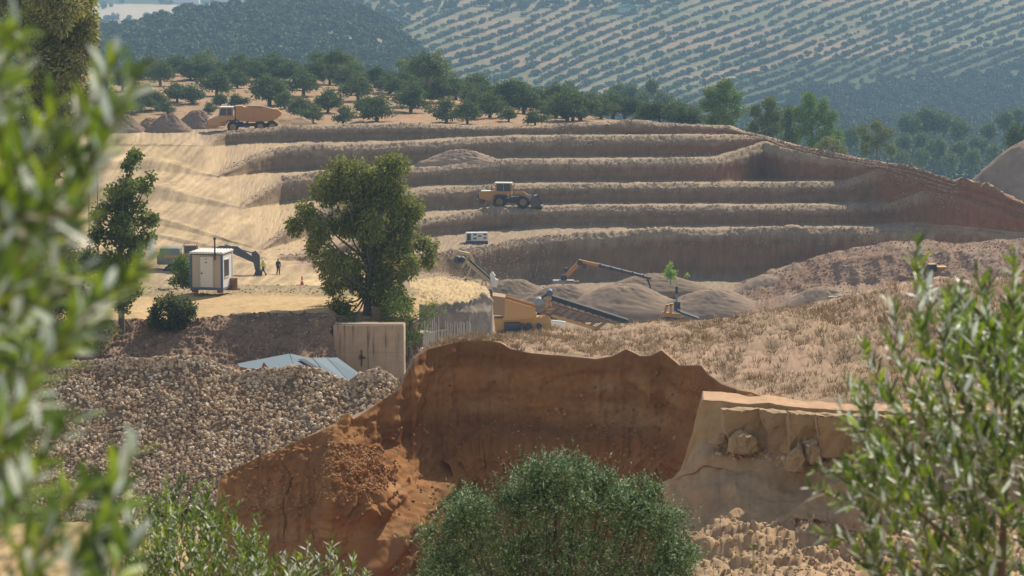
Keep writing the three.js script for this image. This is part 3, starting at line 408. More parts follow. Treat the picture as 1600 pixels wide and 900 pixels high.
// olives on the tan hill
reseed(13);
const oliveC = [[0.075, 0.105, 0.04], [0.1, 0.13, 0.055], [0.055, 0.08, 0.03], [0.09, 0.12, 0.04]];
{
  const protos = [];
  for (let v = 0; v < 4; v++) {
    const b = []; const k = 7 + v; for (let i = 0; i < k; i++) { const a = i / k * 6.28 + rr(-0.3, 0.3), q = rr(1, 1.9); b.push([Math.cos(a) * q, rr(1.1, 2.7), Math.sin(a) * q, rr(0.85, 1.25)]); } b.push([rr(-0.4, 0.4), 3.4, 0, 1.2], [0.5, 2.9, 0.4, 1.2], [-0.6, 2.8, -0.3, 1.2], [0.9, 1.6, 0.7, 0.9], [-1, 1.5, 0.5, 0.9]);
    protos.push(tree('olive_tree', V(0, 0, 0), b, { label: 'old olive tree on the tan slope behind the quarry rim', category: 'olive tree', group: 'olive trees on the slope behind the rim', colors: oliveC, leaf: [0.34, 0.18], n: 170, trunk: 0.26, droop: 0, forkAt: 0.28, shape: 0.8, material: LEAFFAR }));
  }
  const spots = [[185, 176, 0.9], [205, 178, 0.8], [222, 174, 1], [243, 172, 0.9], [262, 178, 0.7], [250, 134, 1.1], [278, 160, 0.9], [300, 162, 1], [296, 126, 1.2], [318, 120, 1.1], [338, 150, 1.2], [362, 128, 1], [372, 138, 0.9], [390, 126, 1.1], [412, 126, 1.2], [432, 126, 1.2], [455, 122, 1], [345, 168, 0.6], [372, 168, 0.6], [420, 166, 1.15], [444, 170, 0.8], [474, 150, 1.3], [492, 132, 1.1], [515, 132, 1], [540, 140, 1], [470, 186, 0.9], [490, 192, 0.8], [512, 176, 1], [535, 194, 0.8], [560, 158, 1.2], [585, 136, 1.1], [608, 146, 1.1], [590, 190, 1], [570, 182, 0.8], [642, 176, 1.15], [622, 152, 1], [646, 138, 1.1], [670, 150, 1.1], [692, 160, 1.1], [668, 128, 1.1], [698, 192, 1.05], [730, 194, 0.9], [712, 156, 1], [738, 152, 1.1], [764, 184, 1.1], [742, 176, 0.9], [776, 166, 1], [800, 160, 1.1], [822, 172, 1.1], [795, 190, 0.6], [836, 196, 0.7], [848, 176, 1.1], [868, 184, 1.1], [886, 190, 1.2], [908, 188, 1.1], [872, 168, 1], [940, 186, 1], [958, 184, 1], [976, 186, 1], [994, 188, 1], [1012, 191, 0.95], [1030, 192, 0.9], [1048, 194, 0.85], [1066, 197, 0.8], [1082, 200, 0.7], [525, 106, 0.9], [270, 118, 1], [235, 118, 1], [208, 130, 1.1], [190, 142, 1.1], [150, 160, 1.1], [120, 170, 1], [326, 178, 0.5]];
  for (let k = 0; k < 34; k++) { const px = rr(200, 900), lim = px < 480 ? 114 : 112 + (px - 480) * 0.15; spots.push([px, lim + rr(2, 16), rr(0.85, 1.15)]); }
  spots.forEach(([px, py, s], i) => { const p = hill.hit(px, py) ?? at(px, py, 500), o = i < 4 ? protos[i] : copy(protos[i % 4]); o.position.copy(p).add(V(0, -0.1, 0)); o.rotation.y = rr(0, 6.28); const q = s * rr(0.92, 1.12); o.scale.set(q * rr(1.0, 1.3), q * rr(0.85, 1.05), q * rr(1, 1.2)); });
  // taller broadleaf trees over the crest of the hill
  const tall = [[648, 128, 560, [[628, 104, 14], [648, 100, 15], [668, 104, 14], [640, 116, 14], [658, 116, 14]], 'wide dark green tree above the olives on the hill crest'], [690, 130, 556, [[682, 84, 8], [686, 96, 11], [696, 104, 12], [678, 108, 12], [704, 116, 10], [690, 118, 12]], 'tall yellow-green tree rising above the olives on the hill crest'], [548, 108, 600, [[540, 94, 10], [552, 92, 11], [560, 100, 9], [545, 103, 10]], 'pale green tree far back on the hill crest'], [320, 108, 600, [[312, 90, 10], [326, 84, 11], [334, 96, 9], [318, 98, 10]], 'rounded green tree on the hill crest above the spoil heaps']];
  for (const [px, py, z, b, label] of tall) { const f = at(px, py, z); tree('broadleaf_tree', f, around(boughs(f, b), 2), { label, colors: [[0.1, 0.14, 0.04], [0.08, 0.11, 0.035], [0.13, 0.16, 0.04]], leaf: [0.4, 0.2], n: 90, trunk: 0.2, droop: 0.1, material: LEAFFAR }); }
  for (const [px, py] of [[287, 98], [362, 112], [384, 106], [265, 112]]) { const f = at(px, py + 12, 585), h = 3.2; const b = []; for (let k = 0; k < 6; k++) b.push([0, 0.6 + k * h / 6, 0, 0.62 - k * 0.085]); tree('cypress_tree', f, b, { label: 'thin dark cypress standing up from the crest of the olive hill', group: 'cypresses on the hill crest', colors: [[0.03, 0.045, 0.02], [0.04, 0.055, 0.025]], leaf: [0.24, 0.12], n: 300, trunk: 0.08, droop: -0.4, material: LEAFFAR }); }
}
// trees behind the right rim
reseed(14);
{
  const bright = [[0.12, 0.19, 0.035], [0.09, 0.14, 0.035], [0.15, 0.2, 0.05]], mid = [[0.1, 0.14, 0.045], [0.07, 0.11, 0.04], [0.13, 0.15, 0.05]];
  const list = [[1130, 212, 475, [[1132, 132, 12], [1114, 144, 14], [1146, 150, 14], [1128, 152, 16], [1106, 164, 13], [1152, 172, 14], [1126, 176, 18], [1140, 192, 14], [1110, 188, 14]], bright, 'tall bright green tree standing apart above the highest rim'],
    [1196, 232, 490, [[1200, 162, 13], [1180, 176, 14], [1210, 178, 14], [1192, 196, 16], [1174, 200, 12], [1214, 204, 14], [1196, 216, 14]], mid, 'dark round tree between the lone tree and the leafy clump'],
    [1268, 246, 480, [[1262, 158, 14], [1284, 164, 13], [1250, 178, 15], [1276, 184, 18], [1298, 184, 14], [1256, 204, 16], [1290, 208, 16], [1270, 226, 16], [1310, 212, 12]], bright, 'biggest leafy green tree of the clump behind the rim'],
    [1236, 240, 484, [[1232, 176, 12], [1226, 196, 14], [1240, 210, 14], [1228, 222, 14]], mid, 'narrow green tree leaning on the biggest tree of the clump'],
    [1300, 246, 470, [[1290, 222, 10], [1306, 226, 10], [1318, 234, 8], [1280, 232, 9]], [[0.18, 0.17, 0.05], [0.12, 0.14, 0.045]], 'low yellowish bush in front of the leafy clump'],
    [1370, 256, 500, [[1368, 196, 11], [1352, 208, 13], [1386, 210, 13], [1368, 222, 16], [1350, 232, 12], [1390, 232, 13]], [[0.14, 0.16, 0.055], [0.11, 0.13, 0.05]], 'rounded olive-green tree behind the sloping rim'],
    [1596, 258, 440, [[1590, 206, 12], [1610, 204, 14], [1580, 218, 12], [1600, 224, 14], [1586, 234, 11]], [[0.06, 0.085, 0.03], [0.09, 0.1, 0.035]], 'dark tree behind the grey heap on the rim']];
  for (const [px, py, z, b, c, label] of list) { const f = at(px, py, z); tree('broadleaf_tree', f, around(boughs(f, b), 1.8), { label, colors: c, leaf: [0.36, 0.24], n: 260, trunk: 0.22, droop: 0.1, material: LEAFFAR }); }
  // trees in the valley behind, seen through haze
  const val = []; for (const [px, py, r] of [[860, 150, 12], [890, 146, 14], [922, 156, 15], [950, 160, 14], [965, 140, 12], [985, 148, 14], [1005, 158, 14], [1035, 165, 16], [1060, 170, 16], [1085, 178, 14], [1018, 140, 11], [1420, 196, 17], [1446, 190, 19], [1475, 192, 16], [1500, 206, 15], [1440, 222, 15], [1412, 228, 13], [1464, 234, 16], [1500, 232, 16], [1528, 226, 15], [1545, 206, 13], [1570, 190, 14], [1520, 250, 13], [1486, 252, 14], [1552, 240, 12], [1330, 214, 14], [1410, 250, 12], [1440, 250, 12], [1590, 180, 12]]) val.push([px, py, r]);
  let proto = null, k = 0;
  for (const [px, py, r] of val) {
    const z = 820 - (py - 140) * 1.1, p = at(px, py, z), R = r * scaleAt(z);
    if (!proto) proto = tree('valley_tree', V(0, 0, 0), [[0, 3.4, 0, 1.5], [1.1, 2.6, 0.2, 1.3], [-1.1, 2.7, 0.3, 1.3], [0.2, 2.5, 1.1, 1.3], [0.3, 2.4, -1.1, 1.2], [-0.4, 1.6, 0.8, 1.2], [0.7, 1.5, 0.6, 1.1], [-1, 1.4, -0.2, 1]], { label: 'hazy rounded tree in the valley beyond the rim', group: 'trees in the valley beyond the rim', colors: [[0.1, 0.13, 0.05], [0.13, 0.16, 0.06], [0.08, 0.1, 0.045]], leaf: [0.55, 0.4], n: 110, trunk: 0.16, droop: 0, material: LEAFFAR });
    const o = k++ ? copy(proto) : proto, q = R / 2.1; o.position.copy(p).add(V(0, -2.6 * q, 0)); o.rotation.y = rr(0, 6.28); o.scale.set(q, q * rr(0.9, 1.25), q);
  }
}
// the far orchard and the woods
reseed(15);
function bushGeometry(lobes, n, size) { const L = new Leaves(); for (const [x, y, z, r] of lobes) for (let k = 0; k < n; k++) { const d = dirIn(), p = V(x, y, z).addScaledVector(d, r * rr(0.55, 1)); const c = tint([[1, 1, 1]], 0.3); L.add(p, d.cross(dirIn()), size * rr(0.7, 1.3), size * rr(0.5, 0.9), c); } return L.geometry(); }
{
  const geos = [0, 1, 2].map(() => bushGeometry([[0, 1.3, 0, 1.15], [rr(-0.6, 0.6), 1.1, 0.5, 0.9], [rr(0.3, 0.7), 1.2, -0.4, 0.9], [rr(-0.8, -0.4), 1, 0, 0.8]], 34, 0.75));
  const mats = [[0.11, 0.145, 0.05], [0.13, 0.165, 0.06], [0.095, 0.13, 0.045]].map((c) => new THREE.MeshStandardMaterial({ color: new THREE.Color().setRGB(...c), vertexColors: true, roughness: 0.9, side: THREE.DoubleSide }));
  const wild = (px, py) => (px > 1235 && py > 132 - (px - 1400) * 0.09 + 26 * noise(px * 0.02, py * 0.02, 2)) || px < 600 + (115 - py) * 0.5 + 20 * noise(py * 0.05, 3, 1) || py > 186 - (px > 1300 ? 40 : 0);
  const spots = [];
  for (let b = -130; b < 130; b++) for (let a = -220; a < 270; a++) {
    const block = 0, px = 1000 + a * 5.2 + b * 3.6 + rr(-0.8, 0.8), wv = fbm(px * 0.004, b * 0.05, 2, 2), py = 90 - a * 2 + b * 12.5 + rr(-0.7, 0.7) - (px - 1000) * 0.02 + 16 * wv;
    if (px < 560 || px > 1640 || py < -24 || py > 190 || wild(px, py)) continue;
    const gap = fbm(px * 0.012, py * 0.03, 6, 2); if (rnd() < 0.03 + 0.3 * sm(0.15, 0.4, gap)) continue;
    const p = far.hit(px, py); if (p) spots.push(p);
  }
  spots.sort((a, b) => b.z - a.z);
  const one = spots.slice(0, 300), rest = spots.slice(300);
  one.forEach((p, i) => { const o = shade(new THREE.Mesh(geos[i % 3], mats[(i >> 1) % 3])); o.name = numbered('orchard_tree'); o.position.copy(p); o.rotation.y = rr(0, 6.28); const s = rr(1.1, 1.6); o.scale.set(s, s, s); scene.add(o); tag(o, 'small olive tree planted in the rows of the far hillside orchard', 'olive tree', 'olive trees in rows on the far hillside'); });
  const put = (name, pts, geo, m, label, category, size, parent = scene) => { const im = new THREE.InstancedMesh(geo, m, pts.length), d = new THREE.Object3D(), c = new THREE.Color(); pts.forEach((p, i) => { d.position.copy(p); d.rotation.y = rr(0, 6.28); const s = size * (rnd() < 0.12 ? rr(0.4, 0.65) : rr(0.7, 1.35)); d.scale.set(s * rr(0.9, 1.2), s * rr(0.8, 1.1), s); d.updateMatrix(); im.setMatrixAt(i, d.matrix); const k = rr(0.75, 1.3); im.setColorAt(i, c.setRGB(k * rr(0.92, 1.08), k, k * rr(0.9, 1.05))); }); im.name = parent === scene ? numbered(name) : name; shade(im); im.userData.kind = 'stuff'; tag(im, label, category); parent.add(im); return im; };
  put('orchard_rows', rest, geos[0], mats[0], 'olive orchard in long rows covering the upper far hillside', 'orchard', 1.35);
  const scrub = []; let guard = 0;
  while (scrub.length < 5600 && guard++ < 60000) { const px = rr(480, 1650), py = rr(-20, 262); if (!wild(px, py) && py < 186) continue; const p = far.hit(px, py); if (p) scrub.push(p); }
  for (let k = 0; k < 1700; k++) { const p = far.hit(rr(1150, 1660), rr(176, 300)); if (p) scrub.push(p); }
  put('scrub_wood', scrub, geos[1], mats[2], 'dense hazy scrub and woodland filling the valley below the orchard', 'woodland', 1.5);
  const woods = []; guard = 0;
  while (woods.length < 5200 && guard++ < 60000) { const px = rr(-140, 740), py = rr(-6, 150), p = wood.hit(px, py); if (!p || fbm(p.x * 0.03, 8, p.z * 0.03, 3) > 0.27 + rr(0, 0.3)) continue; woods.push(p); }
  put('hillside_wood', woods, geos[2], mats[2], 'dense dark wood covering the hazy hill behind the olives', 'woodland', 1.35);
  const hedge = []; for (let k = 0; k < 260; k++) { const p = field.hit(rr(-150, 420), rr(-8, 52)); if (p && (rnd() < 0.35 || fbm(p.x * 0.01, 5, p.z * 0.006, 3) > 0.08)) hedge.push(p); }
  put('field_trees', hedge, geos[0], mats[1], 'scattered trees on the pale fields beyond the wooded hill', 'trees', 2.6);
  const crest = shade(new THREE.Mesh(geos[0], mats[2]));
  [[652, 10], [680, 8], [755, 6], [790, 8], [812, 8], [848, 8], [872, 6], [915, 9], [935, 7], [980, 8], [1005, 6], [1052, 2], [820, 12], [775, 12], [700, 12]].forEach(([px, py], i) => { const p = far.hit(px, py + 4); if (!p) return; const o = i ? crest.clone() : crest; o.name = numbered('hedge_tree'); o.position.copy(p); o.rotation.y = rr(0, 6.28); const s = rr(2.6, 3.6); o.scale.set(s, s, s); scene.add(o); tag(o, 'large dark round tree on bare soil above the orchard', 'tree', 'large trees above the orchard'); });
}

// ---------------------------------------------------------------- heaps, stones and rubble
reseed(21);
const SPOIL = [0.22, 0.155, 0.115];
[[195, 207, 446, 7.4, 3.1, 7, 'broad brown spoil heap between the lattice mast and a small heap'], [236, 206, 449, 6, 2.6, 6, 'small brown spoil heap between two larger ones behind the haul road'], [264, 207, 445, 8, 3.6, 7, 'tallest grey-brown spoil heap, next to the dump truck'], [308, 204, 456, 9, 3.9, 7, 'spoil heap partly hidden behind the dump truck'], [150, 208, 446, 7, 2.4, 6, 'low spoil heap beside the lattice mast']].forEach(([px, py, z, w, h, d, label], i) => mound('spoil_heap', px, py, z, w, h, d, mix(SPOIL, TAN, i === 1 ? 0.6 : 0.1), { label, category: 'spoil heap', off: i * 3.1, group: 'spoil heaps beside the haul road', rough: 0.32 }));
mound('spoil_heap', 722, 257, 420.6, 14, 2.5, 6.4, [0.33, 0.24, 0.17], { label: 'long tan heap of spoil tipped on the second quarry bench', category: 'spoil heap', off: 4.4, rough: 0.4 });
mound('spoil_heap', 1622, 332, 374, 24, 11.5, 16, [0.33, 0.245, 0.185], { sharp: 0.85, label: 'big grey heap on the rim where the quarry wall slopes down', category: 'spoil heap', off: 9.1, rough: 0.4 });
const PALE = [0.31, 0.225, 0.165];
[[1212, 482, 345, 17, 4.9, 13, 'pale conical gravel stockpile, the sharpest cone on the pit floor'], [1110, 492, 336, 17, 3.6, 12, 'low wide gravel stockpile beside the mast machine'], [975, 488, 338, 18, 4.2, 12, 'grey gravel stockpile behind the screening conveyor'], [1020, 455, 362, 16, 2.6, 8, 'low dark gravel stockpile below the long boom'], [880, 478, 340, 12, 3.2, 9, 'gravel stockpile behind the yellow screening plant'], [800, 470, 348, 12, 3.4, 9, 'brown gravel stockpile at the foot of the rubble slope'], [1290, 490, 330, 14, 3.6, 10, 'gravel stockpile against the foot of the spoil bank']].forEach(([px, py, z, w, h, d, label], i) => mound('gravel_stockpile', px, py, z, w, h, d, mix(PALE, GREYE, [0, 0.15, 0.3, 0.4, 0.25, 0.5, 0.1][i]), { label, category: 'stockpile', off: 20 + i * 2.7, rough: 0.2, sharp: 1.05, group: 'gravel stockpiles on the pit floor' }));

function stoneGeometry(k, d = 0) { const g = new THREE.IcosahedronGeometry(0.5, d), p = g.attributes.position, m = new Map(); for (let i = 0; i < p.count; i++) { const key = [p.getX(i), p.getY(i), p.getZ(i)].map((v) => v.toFixed(3)).join(); if (!m.has(key)) m.set(key, d ? rr(0.86, 1.08) : rr(0.75, 1.15)); const s = m.get(key); p.setXYZ(i, p.getX(i) * s, p.getY(i) * s * k, p.getZ(i) * s); } g.computeVertexNormals(); return g; }
const stoneMat = new THREE.MeshPhysicalMaterial({ color: 0xffffff, roughness: 0.95, specularIntensity: 0.3 });
function scatter(name, pts, size, colors, label, category, parent = scene, vary = [0.5, 1.5], round = 0) { // pts: [Vector3]; stones lying half sunk
  const im = new THREE.InstancedMesh(stoneGeometry(0.75, round), stoneMat, pts.length), d = new THREE.Object3D(), c = new THREE.Color();
  pts.forEach((p, i) => { d.position.copy(p); d.rotation.set(rr(0, 6.28), rr(0, 6.28), rr(0, 6.28)); const s = size * (vary[0] + (vary[1] - vary[0]) * Math.pow(rnd(), 1.6)); d.scale.set(s * rr(0.8, 1.4), s * rr(0.7, 1), s); d.updateMatrix(); im.setMatrixAt(i, d.matrix); im.setColorAt(i, c.setRGB(...tint(colors, 0.25))); });
  im.name = parent === scene ? numbered(name) : name; shade(im); im.userData.kind = 'stuff'; tag(im, label, category); parent.add(im); return im;
}
// rubble along the bench crests, on the banks and below the cliff
{
  const pts = [];
  const crest = [1, 4, 7, 10, 13, 16];
  for (const t0 of crest) for (let k = 0; k < 4200; k++) { const t = t0 + rnd() * 1.35 - 0.12, px = rr(330, 1500); if (px < tipX(t) + 14) continue; if (fbm(px * 0.02, t0, 3, 2) + rr(-0.4, 0.5) < -0.1) continue; pts.push(bench.on(px, t)); }
  for (let k = 0; k < 2600; k++) { const px = rr(640, 860); pts.push(bench.on(px, rr(16, 18.2))); }
  for (let k = 0; k < 1500; k++) { const px = rr(400, 660), t = rr(8, 18); if (px > tipX(t) + 12) pts.push(bench.on(px, t)); }
  for (const t0 of [3, 6, 9, 12, 15]) for (let k = 0; k < 900; k++) { const px = rr(420, 1440); if (fbm(px * 0.013, t0, 9, 2) < 0.05) continue; pts.push(bench.on(px, t0 - Math.pow(rnd(), 1.5) * 0.45 + 0.12)); }
  scatter('crest_rubble', pts, 0.2, [RUBBLE, [0.38, 0.28, 0.2], [0.48, 0.38, 0.29], [0.42, 0.33, 0.25]], 'loose broken rubble strewn along the crests of the quarry benches', 'rubble');
  const b = []; for (let k = 0; k < 2600; k++) { const p = yard.on(rr(150, 530), rr(4, 6.6)); b.push(p); } for (let k = 0; k < 500; k++) b.push(yard.on(rr(200, 640), rr(1, 2.8)));
  scatter('bank_rubble', b, 0.14, [[0.3, 0.21, 0.14], [0.2, 0.14, 0.1], [0.4, 0.3, 0.2]], 'crumbled earth and stones on the bank below the yard', 'rubble');
  const s = []; for (let k = 0; k < 2600; k++) s.push(spoilBank.on(rr(1160, 1640), rr(1, 3.4)));
  scatter('spoil_rubble', s, 0.22, [[0.32, 0.235, 0.17], [0.25, 0.16, 0.11], [0.38, 0.28, 0.2]], 'coarse rubble on the spoil bank beside the pit', 'rubble');
  const c = []; for (let k = 0; k < 1500; k++) { const px = rr(505, 596), t = rr(4.05, 5.0); c.push(cliff.on(px, t)); } for (let k = 0; k < 500; k++) c.push(cliff.on(rr(380, 620), rr(4.4, 5.1)));
  for (let k = 0; k < 900; k++) c.push(cliff.on(rr(360, 1120), rr(3.3, 6.6))); for (let k = 0; k < 900; k++) { const px = rr(600, 1090); if (fbm(px * 0.02, 1, 7, 2) > -0.05) c.push(cliff.on(px, rr(5.0, 6.6))); }
  scatter('fallen_clods', c, 0.12, [OCHRE, [0.4, 0.22, 0.1], [0.3, 0.15, 0.07]], 'fallen ochre clods heaped on the shelf of the cliff', 'rubble');
  const l = []; for (let k = 0; k < 1300; k++) l.push(ledge.on(rr(1060, 1420), rr(5.9, 7.1))); for (let k = 0; k < 260; k++) l.push(ledge.on(rr(1120, 1330), rr(3.9, 4.6)));
  scatter('ledge_rubble', l, 0.1, [[0.44, 0.31, 0.185], [0.4, 0.285, 0.17], [0.5, 0.37, 0.23]], 'sandy lumps below the sandstone ledge', 'rubble', scene, [0.4, 2]);
}
// the heap of washed cobbles in front of the shed
{
  const heap = thing('gravel_heap', 'wide heap of mixed pale and dark cobbles in front of the metal shed', 'gravel heap', null);
  const H1 = [[-120, 575, 141], [60, 572, 141], [110, 566, 141], [160, 563, 141], [205, 560, 141], [232, 563, 141], [246, 559, 141], [270, 562, 141], [318, 558, 141], [350, 574, 141], [376, 584, 141], [400, 580, 141], [430, 579, 141], [470, 574, 141], [500, 578, 141], [528, 592, 141], [545, 597, 141], [566, 583, 141], [590, 577, 141], [612, 588, 141], [626, 600, 141], [660, 618, 141]];
  const rows = [[[-120, 660, 148], [660, 690, 148]], H1.map(([x, y, z]) => [x, y + 5, z + 1.2]), H1, H1.map(([x, y, z]) => [x, y + 14, z - 0.35]), [[-120, 690, 136.2], [300, 690, 136.4], [660, 720, 136.4]], [[-120, 842, 130.6], [60, 832, 130.8], [120, 824, 131], [200, 806, 131.8], [330, 790, 132.4], [660, 800, 132.6]]];
  const top = ground('mound', rows, { x0: -110, x1: 655, nx: 260, sub: [6, 4, 8, 40, 46], parent: heap, wobble: 4, lift: (x, y, z) => 0.22 * fbm(x * 0.5, y * 0.5, z * 0.5, 3), color: (x, y, z) => speck([0.22, 0.15, 0.1], x, y, z, 3, 0.3) });
  const pts = []; for (let k = 0; k < 42000; k++) { const px = rr(-70, 640), t = 1.2 + 3.82 * Math.pow(rnd(), 0.85), i = (px + 110) / 765; const p = top.on(px, t); const dirt = fbm(p.x * 0.6, p.y * 0.6, p.z * 0.6, 2); if (dirt > 0.34 && rnd() < 0.6) continue; p.x += rr(-0.05, 0.05); p.y += rr(-0.03, 0.05); pts.push(p); }
  scatter('cobbles', pts, 0.135, [[0.52, 0.39, 0.25], [0.42, 0.305, 0.195], [0.29, 0.2, 0.13], [0.58, 0.455, 0.31], [0.48, 0.315, 0.18], [0.19, 0.135, 0.095], [0.66, 0.56, 0.42]], undefined, undefined, heap, [0.45, 1.9], 1);
}
// blocks that have come away from the sandstone ledge
{
  const sand = dusty(0.36, 0.245, 0.125, 1, 0.6, 0.6), rock = (pts, d, px, py, z, turn, label) => { const s = scaleAt(z), g = uvm(craggy(plate(pts.map(([x, y]) => [(x - px) * s, -(y - py) * s]), d, 0, 0.05), 0.09, 0.13, 3.1)); const o = solo('sandstone_block', g, sand, label, 'rock', 'blocks fallen from the sandstone ledge'); o.position.copy(at(px, py, z)); o.rotation.y = turn; return o; };
  rock([[1142, 704], [1144, 688], [1158, 677], [1176, 686], [1181, 702], [1170, 706]], 0.5, 1162, 703, 83.9, 0.2, 'rounded sandstone block leaning on the ledge below its widest panel');
  rock([[1228, 734], [1232, 716], [1247, 694], [1256, 716], [1254, 732]], 0.45, 1242, 733, 82.6, -0.15, 'pointed triangular sandstone block below the ledge');
  rock([[1258, 716], [1260, 694], [1272, 692], [1274, 716]], 0.4, 1266, 716, 82.7, 0.3, 'squarish grey sandstone block behind the pointed block');
  rock([[1268, 720], [1272, 696], [1280, 702], [1282, 718]], 0.4, 1275, 720, 82.5, -0.2, 'narrow split sandstone block beside the squarish one');
  rock([[1112, 690], [1122, 682], [1130, 681], [1134, 690]], 0.35, 1123, 690, 84.6, 0.1, 'small flat sandstone block in the corner of the ledge');
  // the face of the ledge breaks into upright panels
  const face = thing('sandstone_outcrop', 'row of cracked upright sandstone panels under the ledge', 'rock face', null), tones = [[0.36, 0.24, 0.115], [0.33, 0.225, 0.12], [0.38, 0.255, 0.125]].map((c) => dusty(...c, 1, 0.6, 0.5));
  [[[1129.5, 641], [1186, 641], [1197, 676], [1200, 704], [1186, 704], [1170, 682], [1154, 676], [1142, 690], [1132, 676]], [[1188.5, 641], [1230, 645], [1231, 704], [1203, 706], [1199, 676]], [[1232.5, 645], [1273, 648], [1276, 662], [1280, 690], [1262, 690], [1246, 692], [1233, 706]], [[1276, 648.5], [1330, 650], [1333, 712], [1283, 712]], [[1333, 650], [1400, 652], [1402, 716], [1336, 714]], [[1403, 652], [1480, 653], [1482, 716], [1405, 716]]].forEach((pts, i) => {
    const c = pts[0], z = keyed(LE, (c[0] + pts[1][0]) / 2)[2] - 0.62, s = scaleAt(z), g = plate(pts.map(([x, y]) => [(x - c[0]) * s, -(y - c[1]) * s]).reverse(), 0.5, 0, 0.03), o = part('panel', uvm(craggy(g, 0.12, 0.12, 2.3 + i * 0.1)), tones[i % 3], face); o.position.copy(at(c[0], c[1], z)); o.rotation.set(0, 0.16 * (i % 2 ? -0.4 : 0.5), 0); });
}

// ---------------------------------------------------------------- the yard: wall, shed, cabin, mast
reseed(22);
const steelDark = mat(0.05, 0.05, 0.055, 0.6), rubber = mat(0.035, 0.034, 0.034, 0.9), yellow = dusty(0.5, 0.235, 0.035, 0.7, 0.65, 0.45), orange = dusty(0.52, 0.215, 0.035, 0.7, 0.55), white = dusty(0.74, 0.74, 0.72, 0.5, 0.2), glass = mat(0.03, 0.045, 0.05, 0.08), grey = mat(0.25, 0.25, 0.26, 0.6), rust = dusty(0.2, 0.08, 0.035, 0.85, 0.4), concreteC = mat(0.4, 0.33, 0.26, 0.95);
{ // concrete retaining wall with rain streaks running down from its top
  const n = 512, d = new Uint8Array(n * n * 4);
  for (let j = 0; j < n; j++) for (let i = 0; i < n; i++) {
    const u = i / n, v = j / n, board = noise(u * 70, 0, 0) * 0.05, reach = 0.25 + 0.9 * Math.abs(noise(u * 21, 4, 4)), run = clamp((noise(u * 26, v * 0.8, 3) * 1.6 + noise(u * 60, v * 2.2, 1) * 0.9 - 0.1) * (1 - 0.75 * sm(reach, reach + 0.2, 1 - v)) + 0.5 * Math.max(0, fbm(u * 5, v * 5, 8, 3))), joint = Math.abs(v - 0.43 + 0.01 * noise(u * 9, 1, 1)) < 0.006 ? 0.82 : 1;
    const c = mix([0.48, 0.35, 0.23], [0.15, 0.1, 0.07], run * 0.85).map((q) => Math.round(255 * Math.pow(clamp(q * joint * (1 + board + 0.12 * noise(u * 8, v * 8, 5) + rr(-0.03, 0.03))), 1 / 2.2)));
    d.set([...c, 255], (j * n + i) * 4);
  }
  const t = new THREE.DataTexture(d, n, n); t.colorSpace = THREE.SRGBColorSpace; t.magFilter = THREE.LinearFilter; t.wrapS = t.wrapT = THREE.RepeatWrapping; t.needsUpdate = true;
  const z = 172.6, s = scaleAt(z), o = thing('concrete_wall', 'stained concrete retaining wall with a dark bolted bracket on it', 'wall', at(576, 588, z), -0.05), w = 112 * s, h = 86 * s;
  const g = box(w, h, 1.2, 0, h / 2 - 0.2, -0.6, 0.03), q = uvm(g), uv = q.attributes.uv; for (let i = 0; i < uv.count; i++) uv.setXY(i, uv.getX(i) / 4.6, uv.getY(i) / 3.4); part('wall_slab', q, new THREE.MeshStandardMaterial({ map: t, roughness: 0.95 }), o);
  part('coping', box(w - 0.06, 0.1, 1.1, 0, h - 0.18, -0.66), mat(0.3, 0.22, 0.15, 1), o);
  part('bracket', [box(0.07, 1.0, 0.06, -0.42, 1.1, 0.04, 0.01), box(0.36, 0.1, 0.08, -0.36, 1.12, 0.05, 0.01), box(0.2, 0.24, 0.1, -0.44, 1.16, 0.06, 0.02)], steelDark, o);
  part('crack_strip', [bar([0.02, 0, 0.01], [-0.04, 1.5, 0.01], 0.012), bar([-0.04, 1.5, 0.01], [0.06, 2.7, 0.01], 0.012)], steelDark, o);
  const p = solo('concrete_pier', [box(0.9, 2.2, 1.6, 0, -0.6, 0, 0.04)], concreteC, 'pale square end of a concrete pier beside the wall gap', 'pier'); p.position.copy(at(661, 530, 178)); p.rotation.y = 0.5;
  const b = solo('rusty_box', [box(0.55, 0.95, 0.5, 0, 0.45, 0), box(0.6, 0.08, 0.55, 0, 0.95, 0)], rust, 'rusty red box standing beside the eucalyptus trunk', 'box'); b.position.copy(at(588, 505, 178.2));
}
